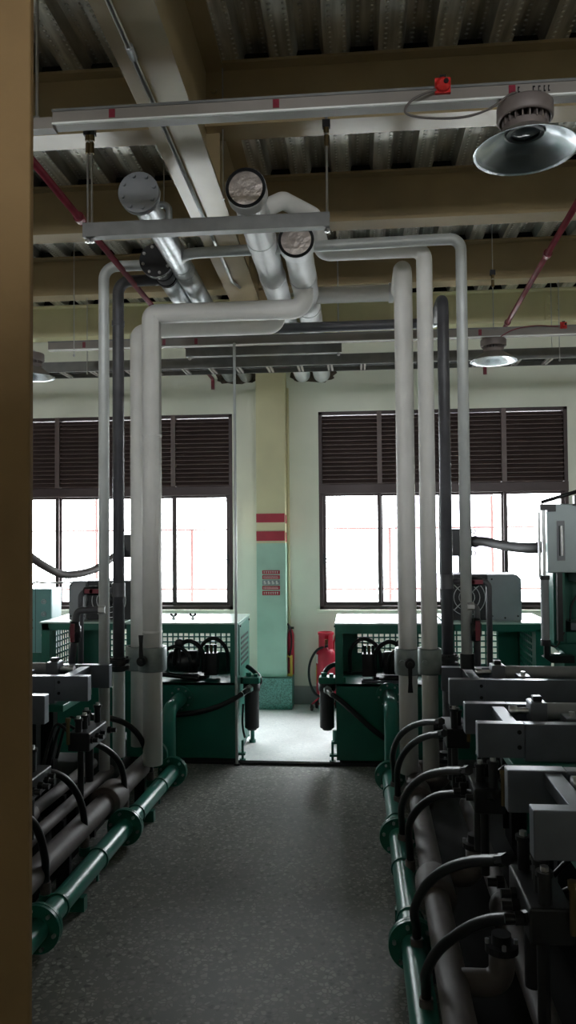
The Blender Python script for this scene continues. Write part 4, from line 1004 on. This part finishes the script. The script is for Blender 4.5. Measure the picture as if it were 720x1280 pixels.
# ------------------------------------------------------------------ presses: aluminium slide frames over dark green bodies
def press(label, s, xi, Yf, zt, L, vent=True, hb=.125, gap=.33, detail=True):
    """s=+1 right row, -1 left row; xi = aisle-side end of the beams; Yf front face; zt top"""
    t = thing('press_station', label, 'press', (xi, Yf, 0))
    X = lambda d: xi+s*d
    def bx(d0, d1, y0, y1, z0, z1, g=None):
        g = g or MB(); return g.box(X(d0), X(d1), y0, y1, z0, z1)
    th = .05
    for nm, y in (('front_beam', Yf), ('back_beam', Yf+gap)):
        b = bx(0, .17, y, y+th, zt-hb, zt).build(nm, 'alu', t, bevel=.003)
        b2 = bx(.171, L, y+.002, y+th-.002, zt-hb-.012, zt-.001).build(nm, 'alu', t, bevel=.003)
        for dz in (.03, .085):
            MB().cyl((X(.15), y-.002, zt-dz), (X(.15), y+.004, zt-dz), .008, 12).build('bolt_hole', 'dark', b)
    bx(.105, .155, Yf+th, Yf+gap, zt-.045, zt-.006).build('cross_bar', 'alu', t, bevel=.002)
    bx(.70, .75, Yf+th, Yf+gap, zt-.045, zt-.006).build('cross_bar', 'alu', t, bevel=.002)
    yc = Yf+gap*.72
    cy = MB().cyl((X(.26), yc, zt-.005), (X(L), yc, zt-.005), .032, 22).build('cylinder', 'hood', t, 'grey hydraulic cylinder lying along the frame')
    MB().cyl((X(.19), yc, zt-.005), (X(.26), yc, zt-.005), .012, 14).cyl((X(.16), yc, zt-.005), (X(.19), yc, zt-.005), .02, 14).build('piston_rod', 'steel', cy)
    bx(.235, .30, yc-.045, yc+.045, zt-.045, zt+.035).build('cylinder_head', 'alu', cy, bevel=.005)
    bx(.25, .285, yc-.02, yc+.02, zt+.035, zt+.055).build('port_block', 'blackmetal', cy, bevel=.003)
    for y in (Yf+gap*.30, Yf+gap*.40):
        MB().cyl((X(.155), y, zt-.03), (X(L), y, zt-.03), .009, 12).build('guide_rod', 'steel', t)
    k = bx(.34, .40, Yf+gap*.22, Yf+gap*.50, zt-.05, zt+.004).build('slide_block', 'alu', t, bevel=.004)
    MB().hexa((X(.37), Yf+gap*.36, zt+.004), (X(.37), Yf+gap*.36, zt+.02), .012).build('bolt', 'steel', k)
    # body and supports
    bx(.36, L, Yf+.03, Yf+gap+.02, .10, zt-hb-.05).build('body', 'green', t, bevel=.006)
    bx(.12, L, Yf-.02, Yf+gap+.07, zt-hb-.05, zt-hb-.014).build('bed_plate', 'green', t, bevel=.004)
    bx(.33, L, Yf-.06, Yf+gap+.10, 0, .10).build('plinth', 'blackmetal', t)
    bx(.29, .36, Yf+.05, Yf+.11, .10, zt-hb-.05).build('support_leg', 'blackmetal', t)
    bx(.29, .36, Yf+gap-.06, Yf+gap, .10, zt-hb-.05).build('support_leg', 'blackmetal', t)
    return t
ZP = .90
Yr = [3.72, 2.87, 1.985]
xR_ = .437
for Y, lab in zip(Yr, ('aluminium-framed press farthest along the right row, below the grey press head', 'middle aluminium-framed press of the right row', 'nearest aluminium-framed press of the right row')):
    press(lab, 1, xR_, Y, ZP, 1.55)
xL_ = -1.325
press('aluminium-framed press at the far end of the left row', -1, xL_-.02, 3.72, ZP, 1.45)
press('nearer aluminium-framed press of the left row, beside the cream column', -1, xL_-.05, 2.93, ZP, 1.3)

def manifold(label, c, s, seed, n=4):
    """black oily valve cluster under the end of a press frame"""
    c = Vector(c); rnd = random.Random(seed)
    t = thing('valve_manifold', label, 'valve', (c.x, c.y, c.z-.1))
    b = MB().box(c.x-.055, c.x+.055, c.y-.13, c.y+.13, c.z-.10, c.z-.01).build('manifold_block', 'blackmetal', t, bevel=.006)
    for k in range(n):
        y = c.y-.10+.2*k/(n-1); x = c.x+rnd.uniform(-.02, .02)
        h = rnd.uniform(.04, .075)
        v = MB().cyl((x, y, c.z-.01), (x, y, c.z+h), .017, 16).cyl((x, y, c.z+h), (x, y, c.z+h+.012), .022, 16).build('solenoid_valve', 'blackmetal', t)
        MB().hexa((x, y, c.z+h+.012), (x, y, c.z+h+.024), .011).build('valve_nut', 'steel', v)
        MB().cyl((x-s*.06, y, c.z-.05), (x-s*.10, y, c.z-.05), .012, 12).hexa((x-s*.055, y, c.z-.05), (x-s*.075, y, c.z-.05), .018).build('port_fitting', 'blackmetal', b)
    MB().cyl((c.x+s*.045, c.y-.15, c.z-.06), (c.x+s*.045, c.y-.15, c.z+.05), .009, 14).hexa((c.x+s*.045, c.y-.15, c.z+.05), (c.x+s*.045, c.y-.15, c.z+.07), .013).build('brass_fitting', 'brass', t, 'brass coupling')
    MB().cyl((c.x-.01, c.y+.05, c.z-.30), (c.x-.01, c.y+.05, c.z-.10), .022, 14).cyl((c.x-.01, c.y-.07, c.z-.34), (c.x-.01, c.y-.07, c.z-.10), .016, 14).build('down_pipe', 'blackmetal', t)
    for k in range(3):
        y = c.y-.09+.09*k
        MB().tube(spline([(c.x+s*.05, y, c.z-.03), (c.x+s*.11, y-.03, c.z+rnd.uniform(.0, .04)), (c.x+s*.17, y+.03, c.z-.05), (c.x+s*.20, y, c.z-.20)], 6), .008, 8).build('pilot_line', 'black', t)
    return t
for Y, lab, sd in zip(Yr, ('black valve cluster under the farthest press of the right row', 'black valve cluster under the middle press of the right row', 'black valve cluster under the nearest press of the right row'), (1, 2, 3)):
    manifold(lab, (xR_+.035, Y+.10, .68), 1, sd)
manifold('black valve cluster under the far press of the left row', (xL_-.05, 3.80, .64), -1, 4)
manifold('black valve cluster under the nearer press of the left row', (xL_-.06, 3.10, .62), -1, 5)

# grey press head with its green frame at the right edge
YH = 4.62
x0 = X_(684, 670, YH); zt = Z_(690, 630, YH); zb = Z_(690, 716, YH); x1 = x0+.95
t = thing('moulding_press', 'grey-green press head on a tall green frame at the right edge', 'machine', (x0, YH, 0))
MB().box(x0, x1, YH, YH+.30, zb, zt).build('head_cover', 'greypanel', t, 'grey-green sheet cover', bevel=.006)
hx0, hx1 = X_(696, 675, YH), X_(706, 675, YH); hz0, hz1 = Z_(700, 701, YH), Z_(700, 651, YH)
HD = MB().box(hx0, hx1, YH-.006, YH, hz0, hz1).build('handle_plate', 'hood', t, 'recessed handle plate', bevel=.012)
MB().box(hx0+.012, hx1-.012, YH-.009, YH-.006, hz0+.03, hz1-.03).build('handle_recess', 'dark', HD)
MB().cyl(((hx0+hx1)/2, YH-.022, hz0+.03), ((hx0+hx1)/2, YH-.022, hz1-.03), .011, 12).build('handle_grip', 'steel', HD)
MB().box(x0, x0+.05, YH-.012, YH, zt-.045, zt).build('corner_block', 'blackmetal', t)
MB().tube([(x0-.02, YH+.05, zt+.012), (x0+.22, YH+.02, zt+.085)], .012, 10).build('top_strut', 'blackmetal', t)
MB().cyl((x0+.20, YH-.02, zt-.03), (x0+.20, YH-.02, zt+.04), .03, 16).box(x0+.15, x0+.26, YH-.04, YH, zt-.01, zt+.05).build('clamp_bracket', 'blackmetal', t)
# lower green frame with opening
za = Z_(700, 790, YH); zc = Z_(700, 805, YH)
fr = MB().box(x0+.03, x0+.10, YH+.01, YH+.30, zc, zb).box(x0+.10, x1, YH+.01, YH+.30, zc, za).box(x0+.10, x1, YH+.26, YH+.30, za, zb)\
    .prism([(x0+.03, zc), (x0+.14, zc-.10), (x1, zc-.10), (x1, zc)], 'y', YH+.01, YH+.30).build('press_frame', 'green', t, bevel=.004)
MB().box(x0+.10, x1, YH+.06, YH+.30, 0, zc-.10).build('press_column', 'green', t)
MB().box(x0+.14, x1-.05, YH+.05, YH+.24, za+.003, za+.05).build('platen', 'alu', t, bevel=.004)
MB().box(x0+.18, x1-.05, YH+.05, YH+.24, zb-.06, zb-.002).build('upper_platen', 'greypanel', t, bevel=.004)
MB().cyl((x0+.24, YH+.08, za+.05), (x0+.24, YH+.08, zb-.06), .018, 14).cyl((x0+.30, YH+.05, za+.10), (x0+.30, YH+.05, za+.20), .028, 14).build('ram', 'steel', t)
MB().tube(spline([(x0+.13, YH+.03, za+.06), (x0+.14, YH+.02, za+.16), (x0+.20, YH+.03, za+.24), (x0+.26, YH+.04, za+.20)]), .006, 8).build('air_line', 'blackcable', t)
cx = X_(681, 760, YH-.04); yk = YH-.045
cyl = MB().cyl((cx, yk, Z_(681, 801, yk)), (cx, yk, Z_(681, 722, yk)), .024, 18).build('lift_cylinder', 'hood', t, 'slim vertical cylinder')
MB().cyl((cx, yk, Z_(681, 722, yk)), (cx, yk, Z_(681, 632, yk)), .010, 12).cyl((cx-.026, yk, Z_(681, 722, yk)), (cx-.026, yk, Z_(681, 640, yk)), .007, 12).build('lift_rod', 'steel', cyl)
MB().cyl((cx, yk, Z_(681, 722, yk)-.012), (cx, yk, Z_(681, 722, yk)+.012), .030, 18).cyl((cx, yk, Z_(681, 802, yk)-.022), (cx, yk, Z_(681, 802, yk)+.012), .029, 18).box(cx-.022, cx+.022, yk-.02, yk+.02, Z_(681, 634, yk)-.018, Z_(681, 634, yk)+.018).build('end_cap', 'blackmetal', cyl)
zk = Z_(681, 822, yk)
MB().box(cx-.01, cx+.02, yk-.012, yk+.012, zk, Z_(681, 805, yk)).prism([(cx-.01, zk), (cx+.03, zk-.03), (cx+.16, zk-.03), (cx+.16, zk+.012), (cx+.02, zk+.012)], 'y', yk-.012, yk+.07).build('lower_bracket', 'black', t)
MB().tube(spline([(cx+.02, yk, Z_(681, 806, yk)), (cx+.06, yk, Z_(681, 808, yk)), (cx+.09, yk+.02, Z_(681, 800, yk)), (cx+.12, yk+.05, Z_(681, 792, yk))]), .005, 8).build('air_line', 'blackcable', t)
MB().box(x0+.045, x0+.075, YH-.03, YH+.01, zc+.02, zb).build('guide_rail', 'blackmetal', t)

# ------------------------------------------------------------------ fire extinguishers
YE = 7.0
c = PY(408, 876, YE); cx = c.x; r = .092
t = thing('wheeled_extinguisher', 'large red wheeled fire extinguisher by the wall, right of the pilaster', 'fire extinguisher', (cx, YE, 0))
z0 = .10; zt = Z_(408, 809, YE)
MB().lathe([(1e-4, z0), (r*.7, z0), (r, z0+.03), (r, zt-.07), (r*.9, zt-.03), (r*.6, zt-.005), (r*.3, zt), (1e-4, zt)], (cx, YE, 0), (0, 0, 1), 32).build('tank', 'red', t)
zc1 = Z_(408, 790, YE)
co = MB()
for k in range(22):
    if k % 8 in (0, 1): continue
    a0, a1 = 2*PI*k/22, 2*PI*(k+1)/22; R = r*.72
    for (ra, rb) in ((R, R-.006),):
        q = [Vector((cx+math.cos(a)*rr_, YE+math.sin(a)*rr_, z)) for z in (zt-.03, zc1-.02) for rr_ in (ra, rb) for a in (a0, a1)]
        co.add(q, [(0,1,5,4), (2,6,7,3), (0,4,6,2), (1,3,7,5), (0,2,3,1), (4,5,7,6)])
co.ring((cx, YE, zc1-.022), (0, 0, 1), r*.70, r*.80, .022, 28).build('collar_guard', 'red', t)
MB().cyl((cx, YE, zt-.01), (cx, YE, zt+.05), .02, 14).hexa((cx, YE, zt+.05), (cx, YE, zt+.07), .022).build('valve', 'brass', t)
pl = PY(392, 817, YE-.05)
MB().prism([(cx+math.sin(a)*r*1.012, YE-math.cos(a)*r*1.012) for a in (-1.35, -1.2, -1.05, -.9)]+[(cx+math.sin(a)*r*.99, YE-math.cos(a)*r*.99) for a in (-.9, -1.05, -1.2, -1.35)], 'z', zt-.14, zt-.06).build('label_plate', 'white', t, 'white paper label')
MB().prism([(cx+math.sin(a)*r*1.012, YE-math.cos(a)*r*1.012) for a in (-1.35, -1.25, -1.15)]+[(cx+math.sin(a)*r*.99, YE-math.cos(a)*r*.99) for a in (-1.15, -1.25, -1.35)], 'z', zt-.32, zt-.16).build('label_strip', 'yellow', t, 'yellow strip label')
for dx in (-.09, .09):
    w_ = MB().lathe([(.012, -.014), (.035, -.014), (.042, -.008), (.042, .008), (.035, .014), (.012, .014)], (cx+dx, YE+.05, .042), (1, 0, 0), 20, True, True).build('wheel', 'black', t)
    MB().cyl((cx+dx-.017, YE+.05, .042), (cx+dx+.017, YE+.05, .042), .016, 12).build('wheel_hub', 'red', w_)
w_ = MB().lathe([(.008, -.012), (.026, -.012), (.032, -.006), (.032, .006), (.026, .012), (.008, .012)], (cx-.13, YE-.06, .032), (1, 0, 0), 20, True, True).cyl((cx-.145, YE-.06, .032), (cx-.115, YE-.06, .032), .009, 10).build('wheel', 'blackmetal', t)
MB().tube(fillet([(cx-.13, YE-.06, .06), (cx-.06, YE-.04, .12), (cx-.0, YE, .12)], .03), .009, 8).tube([(cx-.09, YE+.05, .042), (cx+.09, YE+.05, .042)], .008, 8).box(cx-.06, cx+.06, YE-.05, YE+.05, .075, .10).build('trolley_base', 'red', t)
MB().tube(fillet([(cx+.06, YE+.09, .06), (cx+.07, YE+.08, .60), (cx+.12, YE+.02, zc1+.06), (cx+.14, YE+.02, zc1+.06)], .05), .009, 10).build('push_handle', 'red', t)
MB().tube(spline([(cx+.02, YE-.05, zt+.02), (cx-.08, YE-.06, zt-.02), (cx-.145, YE-.06, zt-.14), (cx-.15, YE-.07, zt-.28), (cx-.10, YE-.09, zt-.40), (cx-.0, YE-.12, zt-.43), (cx+.09, YE-.12, zt-.33), (cx+.15, YE-.1, zt-.10), (cx+.17, YE-.07, zt)], 8), .011, 10).build('discharge_hose', 'black', t)
x2 = cx+.20
t = thing('gas_cylinder', 'second red cylinder partly hidden behind the right green cabinet', 'cylinder', (x2, YE+.06, 0))
MB().lathe([(1e-4, 0), (r*.8, 0), (r*.85, .02), (r*.85, zt-.09), (r*.6, zt-.03), (r*.25, zt), (1e-4, zt)], (x2, YE+.06, 0), (0, 0, 1), 28).build('tank', 'red', t)
MB().cyl((x2, YE+.06, zt-.005), (x2, YE+.06, zt+.05), .018, 12).build('valve', 'brass', t)
# small extinguisher in its yellow stand on the plinth
ex = px1+.034; ey = 7.12; r = .030
t = thing('hand_extinguisher', 'slim red fire extinguisher standing on the plinth beside the pilaster', 'fire extinguisher', (ex, ey, .285))
ztp = Z_(358, 786, ey)
MB().lathe([(1e-4, .30), (r, .30), (r, ztp-.05), (r*.6, ztp-.015), (r*.35, ztp), (1e-4, ztp)], (ex, ey, 0), (0, 0, 1), 22).build('tank', 'red', t)
MB().box(ex-.02, ex+.03, ey-.012, ey+.012, ztp, ztp+.02).build('trigger', 'black', t)
MB().tube(spline([(ex, ey-.02, ztp+.01), PY(360, 780, ey-.04), PY(363.5, 790, ey-.05), PY(364.5, 805, ey-.05), PY(362, 820, ey-.05)], 8), .008, 10).build('hose', 'black', t)
t2 = thing('extinguisher_stand', 'yellow metal stand holding the slim extinguisher', 'stand', (ex, ey, .285))
sx = X_(366, 830, ey); zs0, zs1 = Z_(360, 844, ey), Z_(360, 818, ey)
MB().box(px1+.004, sx, ey-.04, ey-.034, zs1-.022, zs1).box(px1+.004, sx, ey-.04, ey-.034, zs0, zs0+.022).box(sx-.022, sx, ey-.04, ey+.05, zs0+.022, zs1-.022).box(px1+.004, sx, ey-.04, ey+.05, zs0-.004, zs0).box(sx-.01, sx, ey-.04, ey-.03, .285, zs0).build('frame', 'yellow', t2)
# ------------------------------------------------------------------ outdoors
tag(MB().box(-30, 30, YW+.3, 60, -3.2, -3.1).build('ground', 'ground'), 'bright concrete ground outside', 'ground')['kind'] = 'structure'
t = thing('railing', 'coral pink railing seen through the windows', 'railing', (0, 8.4, -.1))
zr1 = Z_(500, 660, 8.4); zr2 = Z_(500, 736, 8.4)
MB().box(-6, 6, 8.39, 8.41, zr1-.01, zr1+.01).build('rail', 'coral', t)
MB().box(-6, 6, 8.39, 8.41, zr2-.012, zr2+.012).build('rail', 'coral', t)
for k in range(6):
    x = X_(487, 660, 8.4)+(k-3)*1.1
    MB().box(x-.014, x+.014, 8.386, 8.414, -.1, zr1 if k % 2 else zr1+.42).build('post', 'coral', t)
MB().box(-6, 6, 8.2, 8.6, -.22, -.1).build('ledge', 'ground', t)
t = thing('building', 'pale lavender building far outside the right window', 'building', (2.6, 22, -3))
x0, x1 = X_(508, 650, 20), X_(616, 650, 20)
MB().box(x0, x1, 20, 26, -3.1, 6).build('wall', 'building', t)
MB().box(x0-.2, x1+.2, 19.8, 26.2, 6, 6.3).build('roof_edge', 'building', t)
for k in range(3):
    zc = Z_(540, (655, 700, 610)[k], 20)
    MB().box(x0+.35, x1-.5, 19.95, 20.02, zc-.35, zc+.35).build('window', 'hood', t)

# ------------------------------------------------------------------ light: overcast daylight through the window wall and the added rear openings
w = bpy.data.worlds.new('overcast_sky'); bpy.context.scene.world = w; w.use_nodes = True
bg = w.node_tree.nodes['Background']; bg.inputs['Color'].default_value = (.93, .97, 1.0, 1); bg.inputs['Strength'].default_value = 5.2
def portal(x0, x1, z0, z1, y, face):
    L = bpy.data.lights.new('window_portal', 'AREA'); L.shape = 'RECTANGLE'; L.size = x1-x0; L.size_y = z1-z0
    L.cycles.is_portal = True
    o = bpy.data.objects.new('window_portal', L); C.objects.link(o); o.location = ((x0+x1)/2, y, (z0+z1)/2)
    o.rotation_euler = (PI/2*face, 0, 0)
portal(*WA, WZ0, WZM, YW+.2, -1); portal(*WBx, WZ0, WZM, YW+.2, -1)
for a, b in RW: portal(a, b, *RZ, YB-.25, 1)

sc_ = bpy.context.scene
sc_.view_settings.view_transform = 'Standard'; sc_.view_settings.look = 'None'
sc_.view_settings.gamma = 1; sc_.view_settings.use_curve_mapping = False
sc_.view_settings.exposure = 2.4
sc_.cycles.use_denoising = True
sc_.cycles.max_bounces = 10; sc_.cycles.diffuse_bounces = 6; sc_.cycles.glossy_bounces = 4; sc_.cycles.transparent_max_bounces = 12
